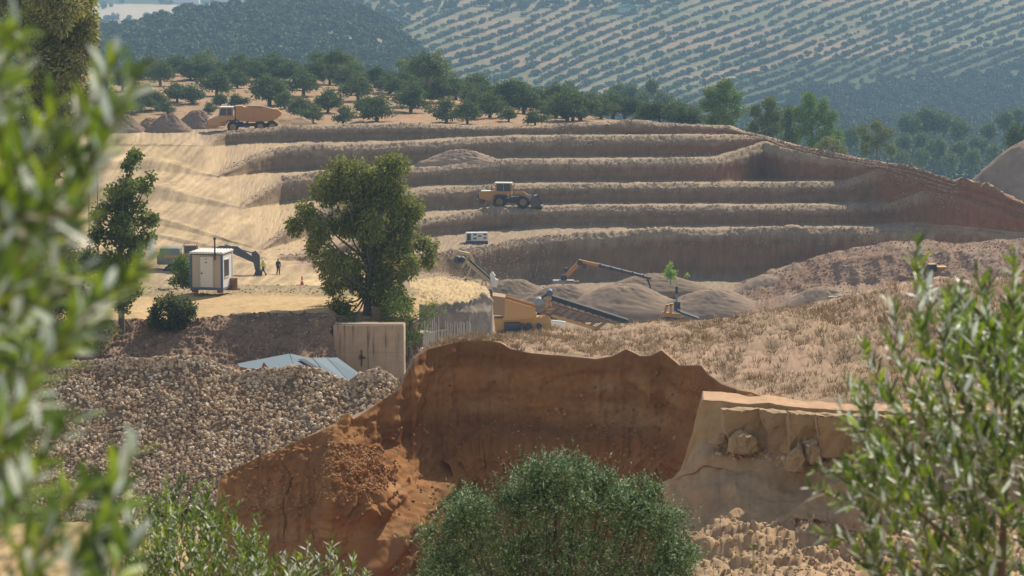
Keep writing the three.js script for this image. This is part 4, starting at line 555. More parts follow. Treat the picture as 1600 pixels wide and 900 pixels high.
{ // low shed with three sheets of blue-grey metal
  const o = thing('metal_shed', 'low shed roofed with blue-grey metal sheets behind the cobbles', 'shed', at(470, 600, 158), 0), sheet = new THREE.MeshStandardMaterial({ color: new THREE.Color().setRGB(0.16, 0.215, 0.255), roughness: 0.5, metalness: 0.2 });
  const quad = (pts, th = 0.05) => { const P = pts.map(([x, y, z]) => at(x, y, z).sub(o.position)), g = new THREE.BufferGeometry(), a = []; const n = P[1].clone().sub(P[0]).cross(P[3].clone().sub(P[0])).normalize().multiplyScalar(th), Q = P.map((p) => p.clone().sub(n)); const q = (A, B, C, D) => { for (const p of [A, B, C, A, C, D]) a.push(p.x, p.y, p.z); }; q(...P); q(...[...Q].reverse()); for (let i = 0; i < 4; i++) q(P[i], Q[i], Q[(i + 1) % 4], P[(i + 1) % 4]); g.setAttribute('position', new THREE.Float32BufferAttribute(a, 3)); g.computeVertexNormals(); return g; };
  part('roof_sheet', quad([[371, 568, 161], [395, 606, 155], [470, 606, 155], [452, 552.5, 163]]), sheet, o);
  part('roof_sheet', quad([[453, 552.5, 163], [471, 606, 155], [524, 606, 155], [488, 560, 162]]), sheet, o);
  part('roof_sheet', quad([[489, 559.5, 162.2], [526, 604, 155.2], [552, 603, 155.2], [510, 559, 162.6]]), sheet, o);
  part('roof_sheet', quad([[511, 559, 162.6], [553, 603, 155.2], [576, 594, 156.4], [527, 558.5, 162.8]]), sheet, o);
  part('skylight', quad([[466, 561, 161.3], [486, 573, 159.4], [497, 573.5, 159.2], [476, 560.5, 161.4]], 0.02), steelDark, o);
  part('front_wall', [quad([[375, 573, 158.6], [375, 600, 158.4], [428, 605, 156.8], [428, 582, 157]], 0.1), quad([[410, 583, 156.9], [410, 572, 157], [413, 566, 157.1], [426, 582, 156.8]], 0.1)], mat(0.3, 0.13, 0.07, 0.9), o);
  part('side_wall', quad([[566, 586, 158], [560, 601, 155.6], [560, 640, 155.6], [566, 640, 158]], 0.1), grey, o);
}
{ // site cabin
  const z = 189, o = thing('site_cabin', 'small white site cabin with blue corner posts and a white door', 'cabin', at(331, 453, z), -0.2), W = 2.18, H = 2.5, D = 2.3, blue = dusty(0.035, 0.09, 0.25, 0.6, 0.25), beige = dusty(0.5, 0.45, 0.38, 0.7, 0.15), pale = dusty(0.72, 0.71, 0.68, 0.6, 0.1);
  part('front_wall', [box(W - 0.2, H - 0.3, 0.06, 0, H / 2 + 0.05, D / 2 - 0.05, 0.01)], beige, o);
  part('side_wall', box(0.06, H - 0.3, D - 0.2, W / 2 - 0.05, H / 2 + 0.05, 0, 0.01), pale, o); part('side_wall', box(0.06, H - 0.3, D - 0.2, -W / 2 + 0.05, H / 2 + 0.05, 0, 0.01), pale, o); part('rear_wall', box(W - 0.2, H - 0.3, 0.06, 0, H / 2 + 0.05, -D / 2 + 0.05, 0.01), pale, o);
  for (const sx of [-1, 1]) for (const sz of [-1, 1]) part('corner_post', box(0.14, H - 0.1, 0.14, sx * (W / 2 - 0.05), H / 2, sz * (D / 2 - 0.05), 0.02), sx < 0 || sz > 0 ? blue : pale, o);
  part('base_rail', [box(W, 0.16, 0.12, 0, 0.2, D / 2 - 0.02, 0.02), box(0.12, 0.16, D, W / 2 - 0.02, 0.2, 0, 0.02)], blue, o);
  const roof = part('roof', [box(W + 0.1, 0.12, D + 0.12, 0, H + 0.04, 0, 0.02)], pale, o); for (let k = 0; k < 11; k++) part('rib', box(0.05, 0.05, D + 0.1, -W / 2 + 0.1 + k * 0.2, H + 0.12, 0, 0.015), pale, roof);
  const door = part('door', box(0.86, 1.98, 0.05, 0.02, 1.3, D / 2 + 0.01, 0.01), white, o); part('handle', box(0.1, 0.09, 0.07, -0.3, 1.22, D / 2 + 0.06, 0.02), steelDark, door); part('notice', box(0.1, 0.08, 0.012, 0, 1.93, D / 2 + 0.042, 0), steelDark, door); part('notice', box(0.16, 0.05, 0.012, -0.01, 2.16, D / 2 + 0.042, 0), grey, door);
  part('door_frame', [box(0.06, 2.06, 0.06, -0.45, 1.33, D / 2 + 0.005, 0.01), box(0.06, 2.06, 0.06, 0.49, 1.33, D / 2 + 0.005, 0.01), box(1, 0.06, 0.06, 0.02, 2.34, D / 2 + 0.005, 0.01)], beige, o);
  const win = part('window', box(0.04, 1.1, 0.9, W / 2 + 0.0, 1.5, 0.2, 0.01), glass, o); part('window_frame', [box(0.06, 0.06, 1, W / 2, 2.08, 0.2, 0.01), box(0.06, 0.06, 1, W / 2, 0.92, 0.2, 0.01)], pale, win);
  part('flue', [bar([0.62, H - 0.4, D / 2 + 0.1], [0.62, H + 0.95, D / 2 + 0.1], 0.055), bar([0.62, H + 0.93, D / 2 + 0.1], [0.62, H + 1.08, D / 2 + 0.1], 0.09)], steelDark, o);
  for (const sx of [-1, 1]) for (const sz of [-1, 1]) part('brick_foot', box(0.36, 0.2, 0.3, sx * 0.85, 0.02, sz * 0.9, 0.02), mat(0.33, 0.14, 0.08, 0.95), o);
  const bin = solo('rusty_drum', [new THREE.CylinderGeometry(0.27, 0.27, 0.8, 14).translate(0, 0.4, 0), new THREE.TorusGeometry(0.275, 0.02, 4, 14).rotateX(Math.PI / 2).translate(0, 0.55, 0), new THREE.TorusGeometry(0.275, 0.02, 4, 14).rotateX(Math.PI / 2).translate(0, 0.25, 0)], rust, 'rusty drum at the windowed side of the site cabin', 'drum'); bin.position.copy(at(365, 453, 189.5));
}
{ // lattice mast
  const z = 196, s = scaleAt(z), o = thing('lattice_mast', 'slender steel lattice mast with one red-painted leg', 'mast', at(148, 462, z), 0.12), h = 285 * s, red = mat(0.5, 0.07, 0.05, 0.6), w = 0.3;
  [[-1, -1], [1, -1], [1, 1], [-1, 1]].forEach(([a, b], i) => part('leg', bar([a * w, 0, b * w], [a * w, h, b * w], 0.036), i === 2 ? red : grey, o));
  for (let k = 0; k < 22; k++) { const y = k * h / 22, y2 = y + h / 22, f = k % 2 ? 1 : -1; part('brace', [bar([-w * f, y, w], [w * f, y2, w], 0.014, 0.014, 4), bar([w, y, -w * f], [w, y2, w * f], 0.014, 0.014, 4), bar([-w, y, w * f], [-w, y2, -w * f], 0.014, 0.014, 4)], grey, o); }
}
{ // fence of bare steel rods
  const o = thing('rod_fence', 'fence of thin upright steel rods above the ochre cliff', 'fence', at(700, 545, 150)), pale = mat(0.5, 0.45, 0.38, 0.8), z = 150;
  for (let k = 0; k < 30; k++) { const px = 664 + k * 2.5 + rr(-0.5, 0.5), y0 = 546 - k * 0.35, hgt = (34 + rr(-9, 7)) * (k < 10 ? 1.2 : 1), a = at(px, y0, z).sub(o.position), b = at(px + rr(-1.5, 1.5), y0 - hgt, z).sub(o.position); part('rod', bar(a, b, 0.018, 0.018, 5), pale, o); }
  part('rail', [bar(at(662, 534, z - 0.05).sub(o.position), at(740, 524, z - 0.05).sub(o.position), 0.02)], pale, o); part('rail', [bar(at(662, 520, z - 0.05).sub(o.position), at(700, 515, z - 0.05).sub(o.position), 0.02)], pale, o);
  const g = solo('concrete_kerb', [box(3.1, 1.3, 1.4, 0, -0.65, 0, 0.05)], concreteC, 'long concrete kerb under the rod fence', 'kerb'); g.position.copy(at(702, 541, 150)); g.rotation.z = 0.1;
  const p = solo('concrete_post', [box(0.34, 3.0, 0.6, 0, 1.0, 0, 0.04)], concreteC, 'tall concrete post between the loading ramp and the yellow plant', 'post'); p.position.copy(at(766, 526, 203));
}

// ---------------------------------------------------------------- vehicles and machines
function wheel(r, w, x, z, parent, rim = orange, y = r) {
  const t = part('wheel', [(() => { const g = new THREE.TorusGeometry(r * 0.76, r * 0.25, 8, 24); g.scale(1, 1, w / (r * 0.5)); return g; })()], rubber, parent); t.position.set(x, y, z);
  const lugs = []; for (let k = 0; k < 22; k++) { const a = k / 22 * 6.283, b = box(r * 0.09, r * 0.11, w * 0.95, 0, r * 0.985, 0, 0); b.rotateZ(a); lugs.push(b); } part('tread', lugs, rubber, t);
  part('rim', [drum(r * 0.56, w * 0.5, 0, 0, 0), drum(r * 0.3, w * 0.62, 0, 0, 0, 12), ...[0, 1, 2, 3, 4, 5].map((k) => drum(r * 0.05, w * 0.56, Math.cos(k * 1.047) * r * 0.43, Math.sin(k * 1.047) * r * 0.43, 0, 6))], rim, t); return t;
}
{ // articulated dump truck, cab to the left
  const p = at(381, 206.5, 444), o = thing('dump_truck', 'dusty orange articulated dump truck on the top rim with six big wheels', 'dump truck', p, 0.1);
  const X = (v) => v - 5.75;
  part('front_body', tex([plate([[X(0.35), 1.1], [X(0.3), 1.95], [X(2.2), 2.45], [X(4.25), 2.45], [X(4.25), 1.9], [X(3.3), 1.85], [X(2.9), 1.1]], 2.6, 0, 0.06)]), dusty(0.62, 0.3, 0.06, 0.6, 0.4), o);
  part('bonnet', plate([[X(0.3), 1.98], [X(0.5), 2.12], [X(1.9), 2.6], [X(2.0), 2.42]], 1.5, 0, 0.03), white, o);
  part('grille', box(0.18, 0.8, 1.7, X(0.28), 1.55, 0, 0.04), steelDark, o); part('bumper', tex([box(1.7, 0.34, 2.7, X(0.85), 0.92, 0, 0.08)]), orange, o);
  for (const s of [-1, 1]) part('headlight', box(0.08, 0.18, 0.3, X(0.2), 1.75, s * 1.05, 0.02), mat(0.8, 0.8, 0.78, 0.2), o);
  const cab = part('cab', tex([plate([[X(1.95), 2.42], [X(2.1), 2.6], [X(4.1), 2.6], [X(4.1), 2.42]], 2.3, 0, 0.03), ...[-1, 1].flatMap((s) => [beam([X(2.0), 2.5, s * 1.1], [X(2.25), 3.8, s * 1.05], 0.14, 0.1), beam([X(4.05), 2.5, s * 1.1], [X(4.05), 3.8, s * 1.05], 0.22, 0.12), beam([X(3.15), 2.5, s * 1.1], [X(3.15), 3.8, s * 1.05], 0.1, 0.08)])]), orange, o);
  part('window', plate([[X(2.1), 2.6], [X(2.33), 3.7], [X(4.0), 3.7], [X(4.0), 2.6]], 2.04, 0, 0.02), glass, cab); part('cab_roof', box(2.1, 0.2, 2.3, X(3.15), 3.85, 0, 0.06), white, cab);
  for (const s of [-1, 1]) { part('mirror', [box(0.06, 0.4, 0.22, X(2.1), 3.3, s * 1.5, 0.02), bar([X(2.15), 3.3, s * 1.05], [X(2.12), 3.3, s * 1.45], 0.025)], steelDark, o); part('mudguard', [plate([[X(3.0), 1.4], [X(3.3), 1.9], [X(4.9), 1.95], [X(5.15), 1.5], [X(5.05), 1.45], [X(4.8), 1.8], [X(3.4), 1.76], [X(3.1), 1.35]], 0.6, s * 1.25, 0.02)], steelDark, o); }
  part('exhaust', [bar([X(4.45), 1.9, 0.9], [X(4.45), 4.0, 0.9], 0.11, 0.11, 10)], steelDark, o); part('steps', [0, 1, 2].map((k) => box(0.5, 0.06, 0.3, X(2.6), 0.75 + k * 0.42, 1.38, 0.01)), steelDark, o);
  part('chassis', [box(7.2, 0.45, 0.9, X(7.4), 1.15, 0, 0.05), box(1.0, 0.8, 0.9, X(5.2), 1.2, 0, 0.05), box(0.9, 0.5, 2.2, X(6.2), 1.0, 0, 0.08)], steelDark, o);
  part('dump_body', tex([plate([[X(4.55), 2.3], [X(4.6), 4.02], [X(5.5), 4.05], [X(5.9), 3.82], [X(10.9), 3.5], [X(11.5), 2.95], [X(11.3), 2.6], [X(10.6), 2.05], [X(9.4), 1.75], [X(8.6), 1.75], [X(7.6), 1.7], [X(6.6), 1.7], [X(4.9), 1.9]], 2.95, 0, 0.06)]), orange, o);
  for (const [x, a] of [[5.9, 3.7], [7.3, 3.6], [8.7, 3.5], [10.1, 3.35]]) part('body_rib', [-1, 1].map((s) => box(0.16, a - 2.2, 0.08, X(x), (a + 2.2) / 2 - 0.05 + (x > 8 ? 0.2 : 0), s * 1.5, 0.02)), orange, o);
  part('body_load', tex([plate([[X(5.6), 3.7], [X(6.6), 4.0], [X(8.4), 3.95], [X(10.6), 3.5]], 2.5, 0, 0.1)]), mat(0.3, 0.22, 0.15, 0.97), o);
  for (const s of [-1, 1]) { wheel(0.86, 0.62, X(4.1), s * 1.2, o); wheel(0.86, 0.62, X(8.25), s * 1.2, o); wheel(0.86, 0.62, X(10.05), s * 1.2, o); part('lift_ram', bar([X(6.0), 1.2, s * 0.9], [X(7.3), 2.6, s * 0.9], 0.1), steelDark, o); }
  // dust thrown up behind it
  const dust = new THREE.MeshStandardMaterial({ color: new THREE.Color().setRGB(0.75, 0.62, 0.42), roughness: 1, transparent: true, opacity: 0.13 });
  const d = [], q = thing('dust_cloud', 'pale dust hanging behind the rear wheels of the dump truck', 'dust cloud', at(460, 198, 446));
  for (let k = 0; k < 26; k++) { const g = new THREE.IcosahedronGeometry(1, 2), u = rnd(); g.scale(rr(0.5, 1) * (1.2 - u * 0.4), rr(0.4, 0.8), rr(0.5, 0.9)); g.translate(-2.2 + u * 5, 0.3 + rnd() * 1.4 * (1 - u * 0.7), rr(-1, 1)); d.push(g); } part('dust_puffs', d, dust, q);
}
{ // wheel loader, bucket to the right
  const hitp = bench.hit(797, 326.5), o = thing('wheel_loader', 'yellow wheel loader working along the fourth quarry bench with bucket lowered', 'wheel loader', hitp.clone().add(V(0, 0.05, -1.8)), -0.08), X = (v) => v - 4.5, y = yellow;
  part('engine_hood', tex([plate([[X(0.3), 1.15], [X(0.15), 1.95], [X(0.5), 2.2], [X(2.7), 2.3], [X(2.9), 1.2], [X(2.2), 1.0]], 1.7, 0, 0.08)]), y, o); part('hood_top', box(2.2, 0.08, 1.5, X(1.5), 2.3, 0, 0.03), white, o);
  part('rear_grille', box(0.5, 0.9, 1.6, X(0.2), 1.55, 0, 0.1), steelDark, o); part('counterweight', tex([box(0.7, 0.5, 2.2, X(0.55), 0.95, 0, 0.1)]), steelDark, o);
  part('frame', [box(4.6, 0.5, 0.9, X(4.6), 1.0, 0, 0.05), box(1.0, 0.9, 1.4, X(5.0), 1.1, 0, 0.05)], steelDark, o);
  const cab = part('cab', tex([box(2.2, 0.5, 1.6, X(3.6), 2.05, 0, 0.06), ...[-1, 1].flatMap((s) => [beam([X(2.5), 2.2, s * 0.72], [X(2.55), 3.35, s * 0.7], 0.14, 0.1), beam([X(4.7), 2.2, s * 0.72], [X(4.5), 3.35, s * 0.7], 0.12, 0.1), beam([X(3.55), 2.2, s * 0.72], [X(3.55), 3.35, s * 0.7], 0.08, 0.08)])]), y, o);
  part('window', plate([[X(2.6), 2.3], [X(2.65), 3.3], [X(4.45), 3.3], [X(4.62), 2.3]], 1.38, 0, 0.02), glass, cab); part('cab_roof', box(2.4, 0.16, 1.7, X(3.5), 3.42, 0, 0.06), white, cab);
  part('exhaust', bar([X(1.9), 2.3, 0.3], [X(1.9), 3.1, 0.3], 0.07), steelDark, o);
  for (const s of [-1, 1]) { wheel(0.88, 0.6, X(3.05), s * 1.05, o, mat(0.22, 0.16, 0.09, 0.9)); wheel(0.88, 0.6, X(6.3), s * 1.05, o, mat(0.22, 0.16, 0.09, 0.9)); part('fender', [plate([[X(2.1), 1.6], [X(2.5), 1.85], [X(3.7), 1.85], [X(4.1), 1.5], [X(4.0), 1.45], [X(3.6), 1.75], [X(2.5), 1.75]], 0.6, s * 1.0, 0.02)], steelDark, o); part('lift_arm', tex([plate([[X(5.0), 1.9], [X(5.1), 2.15], [X(6.2), 2.25], [X(7.1), 1.6], [X(7.6), 0.8], [X(7.4), 0.7], [X(6.7), 1.4], [X(6.0), 1.9]], 0.16, s * 0.55, 0.02)]), y, o); part('tilt_ram', bar([X(5.2), 2.0, s * 0.2], [X(7.4), 1.7, s * 0.2], 0.08), grey, o); }
  part('bucket', [plate([[X(7.45), 0.35], [X(7.4), 1.25], [X(7.75), 1.7], [X(8.1), 1.75], [X(7.75), 1.35], [X(7.7), 0.5], [X(9.0), 0.28], [X(9.0), 0.18], [X(7.7), 0.2]], 2.9, 0, 0.03), ...[-1, 1].map((s) => plate([[X(7.5), 0.3], [X(7.5), 1.3], [X(8.05), 1.7], [X(8.9), 0.3]], 0.08, s * 1.42, 0.02))], mat(0.1, 0.09, 0.085, 0.8), o);
  for (const s of [-1, 1]) part('work_light', box(0.1, 0.14, 0.2, X(0.0), 1.2, s * 0.9, 0.02), mat(0.8, 0.8, 0.75, 0.2), o);
}
{ // generator
  const o = thing('generator_set', 'white box generator with a dark blue base on the lower bench', 'generator', at(745, 384.5, 383.5), 0.1), navy = mat(0.04, 0.055, 0.09, 0.6);
  part('base', box(2.9, 0.7, 1.2, 0, 0.35, 0, 0.04), navy, o); part('canopy', tex([box(2.86, 1.15, 1.16, 0, 1.28, 0, 0.06)]), white, o); part('intake', box(0.5, 0.9, 0.06, -1.1, 1.25, 0.58, 0.01), navy, o);
  for (const [x, y] of [[-0.3, 1.6], [0.35, 1.4], [-0.3, 1.08], [1.05, 1.6], [1.05, 1.12]]) part('vent', box(0.42, 0.2, 0.05, x, y, 0.585, 0.01), navy, o); part('lifting_eye', [bar([0, 1.85, 0], [0, 2.0, 0], 0.05)], steelDark, o);
}
{ // excavator standing behind the cabin
  const o = thing('excavator', 'dark-armed excavator parked behind the site cabin with its bucket on the ground', 'excavator', at(290, 428, 318), 0), S = scaleAt(318), q = (px, py) => [(px - 290) * S, -(py - 428) * S];
  for (const s of [-1, 1]) part('track', [plate([[-2.1, 0.15], [-2.3, 0.5], [-2.0, 0.9], [2.0, 0.9], [2.3, 0.5], [2.1, 0.15], [1.8, 0], [-1.8, 0]], 0.6, s * 1.2, 0.04)], rubber, o);
  part('undercarriage', box(2.6, 0.5, 1.8, 0, 0.7, 0, 0.05), steelDark, o); part('house', tex([box(4.4, 1.0, 2.6, -0.8, 1.65, 0, 0.12)]), dusty(0.14, 0.17, 0.14, 0.7, 0.4), o); part('stripe', box(3.2, 0.3, 2.64, -0.6, 2.05, 0, 0.05), yellow, o); part('engine_cover', box(2.2, 0.9, 2.5, -1.6, 2.5, 0, 0.1), mat(0.16, 0.2, 0.17, 0.6), o);
  const cab = part('cab', [box(1.5, 0.4, 1.1, 0.7, 2.2, 0.75, 0.05), box(1.55, 0.1, 1.15, 0.7, 3.25, 0.75, 0.03), ...[[0, 0.25], [1.4, 0.25], [0, 1.25], [1.4, 1.25]].map(([x, z]) => box(0.09, 1.2, 0.09, x, 2.8, z, 0.01))], yellow, o); part('window', box(1.36, 0.85, 0.94, 0.7, 2.8, 0.75, 0.02), glass, cab);
  part('boom', [plate([[0.6, 1.9], q(345, 384), q(372, 385), q(399, 404), q(397, 410), q(366, 396), q(345, 396), [1.2, 1.7]], 0.5, -0.2, 0.03)], mat(0.07, 0.07, 0.075, 0.6), o);
  part('stick', [plate([q(394, 395), q(400, 392), q(406, 398), q(407, 424), q(401, 427), q(397, 410)], 0.4, -0.2, 0.03)], mat(0.07, 0.07, 0.075, 0.6), o);
  part('boom_ram', bar([...q(352, 382), -0.2], [...q(398, 396), -0.2], 0.09), grey, o); part('bucket', [plate([q(400, 424), q(408, 422), q(410, 429), q(404, 432), q(398, 430)], 1.1, -0.2, 0.03)], steelDark, o);
}
{ // yellow screening plant
  const z = 238, S = scaleAt(z), o = thing('screening_plant', 'yellow mobile screening plant with a long black belt conveyor', 'screening plant', at(820, 518, z)), q = (px, py, d = 0) => [(px - 820) * S, -(py - 518) * S, d], q2 = (px, py) => q(px, py).slice(0, 2);
  part('hopper', tex([plate([q2(789, 464), q2(836, 478), q2(838, 492), q2(788, 494)], 0.12, 1.2, 0.02), plate([q2(789, 464), q2(836, 478), q2(838, 492), q2(788, 494)], 0.12, -1.2, 0.02), plate([q2(786, 492), q2(838, 490), q2(836, 495), q2(786, 497)], 2.4, 0, 0.02)]), yellow, o);
  part('end_panel', tex([plate([q2(770, 459), q2(789, 462), q2(789, 490), q2(771, 488)], 2.5, 0, 0.03)]), dusty(0.3, 0.17, 0.06, 0.8, 0.4), o);
  part('chassis', tex([plate([q2(772, 496), q2(858, 494), q2(862, 504), q2(856, 513), q2(774, 516)], 1.6, 0, 0.03)]), yellow, o);
  part('engine', [box(1.3, 0.8, 1.8, ...q(800, 509, 0.1), 0.05), drum(0.3, 2, ...q(826, 508, 0)), drum(0.22, 2.0, ...q(842, 507, 0)), box(0.4, 0.7, 1.9, ...q(815, 510, 0.1), 0.03)], steelDark, o);
  for (const s of [-1, 1]) part('track', [plate([q2(778, 515), q2(858, 511), q2(862, 516), q2(856, 523), q2(780, 526), q2(774, 520)], 0.5, s * 1.3, 0.03)], rubber, o);
  part('belt', [beam(q(860, 463), q(982, 502), 0.36, 1.2)], rubber, o);
  for (let k = 0; k < 12; k++) { const u = k / 11; part('roller', drum(0.09, 1.32, ...q(862 + u * 118, 468 + u * 37.5, 0), 8), steelDark, o); }
  for (const s of [-1, 1]) { part('truss', [beam(q(862, 474, s * 0.55), q(970, 508, s * 0.55), 0.1, 0.08), beam(q(846, 488, s * 0.55), q(935, 514, s * 0.55), 0.16, 0.1), ...Array.from({ length: 8 }, (_, k) => bar(q(850 + k * 12, 487.5 + k * 3.6, s * 0.55), q(866 + k * 12, 475 + k * 3.8, s * 0.55), 0.065))], rust, o); part('head_frame', tex([beam(q(852, 482, s * 0.6), q(858, 456, s * 0.6), 0.14, 0.1), beam(q(862, 478, s * 0.6), q(860, 456, s * 0.6), 0.14, 0.1), beam(q(850, 482, s * 0.6), q(866, 480, s * 0.6), 0.12, 0.1)]), yellow, o); part('stay', bar(q(838, 472, s * 0.5), q(856, 458, s * 0.5), 0.05), steelDark, o); }
  part('drive_drum', [drum(0.26, 1.5, ...q(859, 456, 0))], mat(0.06, 0.09, 0.14, 0.5), o); part('tail_drum', [drum(0.32, 1.3, ...q(842, 470, 0))], grey, o); part('side_beam', tex([beam(q(862, 491, 0.75), q(935, 513, 0.75), 0.24, 0.16)]), yellow, o);
  const b = solo('white_tank', [new THREE.CapsuleGeometry(0.16, 0.9, 4, 10).rotateZ(Math.PI / 2)], white, 'white tank lying under the black belt conveyor', 'tank'); b.position.copy(at(872, 504, 231)); b.rotation.z = -0.1;
}
{ // jaw crusher conveyor behind the ramp
  const z = 300, S = scaleAt(z), o = thing('crusher_conveyor', 'cream conveyor of a crusher sloping down behind the loading ramp', 'conveyor', at(740, 440, z)), q = (px, py, d = 0) => [(px - 740) * S, -(py - 440) * S, d], cream = dusty(0.5, 0.4, 0.22, 0.7, 0.4);
  part('head_frame', tex([beam(q(704, 404, 0.4), q(716, 392, 0.4), 0.2, 0.2), beam(q(716, 392, 0.4), q(734, 396, 0.4), 0.24, 0.5), beam(q(734, 396, 0.4), q(740, 408, 0.4), 0.24, 0.3), beam(q(722, 418, 0.4), q(732, 398, 0.4), 0.2, 0.2)]), cream, o);
  part('drum', [drum(0.36, 1.4, ...q(715, 405, 0), 14), drum(0.3, 1.4, ...q(722, 405, 0), 14)], steelDark, o);
  for (const s of [-1, 1]) part('side_beam', tex([beam(q(728, 408, s * 0.5), q(772, 446, s * 0.5), 0.22, 0.12)]), cream, o); part('belt', [beam(q(734, 406), q(776, 444), 0.16, 0.9)], rubber, o);
  part('support_leg', tex([beam(q(726, 440, 0.5), q(738, 412, 0.5), 0.16, 0.14), beam(q(752, 434, 0.5), q(724, 436, 0.5), 0.14, 0.14), beam(q(750, 458, 0.5), q(756, 432, 0.5), 0.16, 0.14)]), cream, o);
  part('guard', tex([plate([q(768, 446).slice(0, 2), q(766, 428).slice(0, 2), q(770, 424).slice(0, 2), q(774, 430).slice(0, 2), q(773, 448).slice(0, 2)], 0.7, 0.3, 0.02), plate([q(771, 446).slice(0, 2), q(774, 434).slice(0, 2), q(778, 436).slice(0, 2), q(776, 448).slice(0, 2)], 0.5, 0.7, 0.02)]), white, o); part('hose', bar(q(757, 462, 0.8), q(760, 440, 0.8), 0.07), mat(0.5, 0.06, 0.04, 0.6), o);
  part('footing', box(2.2, 3.4, 1.6, ...q(752, 478, 0), 0.05), steelDark, o);
}
{ // stacker with a long tubular boom
  const z = 356, S = scaleAt(z), o = thing('boom_stacker', 'orange stacker with a long grey boom resting across the pit floor', 'stacker', at(895, 442, z)), q = (px, py, d = 0) => [(px - 895) * S, -(py - 442) * S, d];
  part('lower_arm', tex([beam(q(881, 435), q(906, 409), 0.5, 0.5)]), orange, o); part('knuckle', [drum(0.34, 0.7, ...q(906, 410), 12), box(0.5, 0.6, 0.6, ...q(913, 415), 0.05)], steelDark, o); part('upper_arm', tex([beam(q(904, 407), q(935, 414), 0.36, 0.5)]), orange, o);
  part('boom', [beam(q(933, 414), q(1018, 435), 0.26, 0.4)], steelDark, o); part('boom_top', [beam(q(933, 411.5), q(1005, 430), 0.16, 0.3)], mat(0.45, 0.46, 0.48, 0.4), o);
  for (let k = 0; k < 5; k++) part('clamp', box(0.14, 0.5, 0.6, ...q(938 + k * 17, 414.5 + k * 4.25), 0.02), steelDark, o);
  part('motor', box(0.45, 0.45, 0.5, ...q(884, 421), 0.05), steelDark, o); part('pivot', drum(0.4, 0.8, ...q(881, 434), 12), steelDark, o); part('base', tex([box(2.6, 0.4, 1.6, ...q(880, 440), 0.05)]), grey, o); part('outrigger', tex([box(1.4, 0.16, 0.4, ...q(896, 439, 0.6), 0.03)]), yellow, o); part('boom_prop', [bar(q(1012, 434), q(1018, 452), 0.12)], steelDark, o);
}
{ // machine with an upright mast
  const z = 312, S = scaleAt(z), o = thing('mast_machine', 'small yellow machine with an upright mast and short grey conveyor', 'machine', at(1055, 500, z)), q = (px, py, d = 0) => [(px - 1055) * S, -(py - 500) * S, d];
  part('mast', [bar(q(1057, 478), q(1057, 450), 0.11, 0.09, 10)], grey, o); part('mast_head', [drum(0.16, 0.3, ...q(1057, 449)), box(0.3, 0.3, 0.3, ...q(1057, 453), 0.03), box(0.28, 0.24, 0.28, ...q(1057, 457), 0.03)], steelDark, o);
  part('cabinet', box(0.66, 1.0, 0.7, ...q(1058, 478), 0.04), steelDark, o); part('frame', tex([beam(q(1038, 492), q(1042, 476), 0.2, 0.6), beam(q(1048, 492), q(1048, 474), 0.2, 0.6), beam(q(1040, 477), q(1052, 475), 0.16, 0.6), beam(q(1035, 490), q(1064, 494), 0.4, 1.0)]), yellow, o);
  part('belt', [beam(q(1056, 485), q(1092, 498), 0.2, 0.8)], steelDark, o); part('side_rail', [beam(q(1058, 482.5, 0.42), q(1091, 494.5, 0.42), 0.12, 0.06)], mat(0.5, 0.52, 0.54, 0.4), o); part('base', box(2.4, 0.5, 1.4, ...q(1052, 499), 0.05), steelDark, o);
}
{ // digger working behind the spoil bank
  const o = thing('mini_excavator', 'yellow digger half hidden behind the twigs on the spoil bank', 'excavator', at(1462, 437, 322), 0.3);
  part('house', tex([box(1.5, 1.0, 1.6, 0.7, 1.0, 0, 0.1)]), yellow, o); part('track', box(2.4, 0.5, 0.4, 0, 0.2, 0.7, 0.15), rubber, o); part('track', box(2.4, 0.5, 0.4, 0, 0.2, -0.7, 0.15), rubber, o); const c = part('cab', [box(0.9, 0.1, 1, -0.5, 1.75, 0, 0.03), box(0.9, 0.4, 1, -0.5, 0.75, 0, 0.05)], yellow, o); part('window', box(0.8, 0.85, 0.9, -0.5, 1.3, 0, 0.03), glass, c); part('boom', tex([beam([-0.8, 0.9, 0], [-1.8, 1.9, 0], 0.25, 0.25), beam([-1.8, 1.9, 0], [-2.6, 0.9, 0], 0.2, 0.2)]), yellow, o); part('bucket', box(0.5, 0.4, 0.6, -2.7, 0.7, 0, 0.1), steelDark, o);
  const d = solo('pump_unit', [box(1.2, 0.5, 0.6, 0, 0.25, 0, 0.06), drum(0.3, 0.7, 0.7, 0.35, 0), bar([-0.6, 0.3, 0], [-1.2, 0.2, 0], 0.08)], mat(0.4, 0.36, 0.25, 0.5), 'small pump lying at the foot of the spoil bank', 'pump'); d.position.copy(at(1302, 470, 318));
}
{ const p = bench.hit(472, 446) ?? at(472, 446, 308), o = thing('traffic_cone', 'orange traffic cone on the edge of the sandy road', 'traffic cone', at(472, 447.5, 205.5)); const m = mat(0.65, 0.1, 0.03, 0.6), g = new THREE.CylinderGeometry(0.03, 0.15, 0.72, 14); g.translate(0, 0.4, 0); part('body', g, m, o); part('foot', box(0.4, 0.05, 0.4, 0, 0.02, 0, 0.01), m, o); part('band', new THREE.CylinderGeometry(0.085, 0.105, 0.12, 14).translate(0, 0.42, 0), mat(0.8, 0.8, 0.78, 0.4), o); }
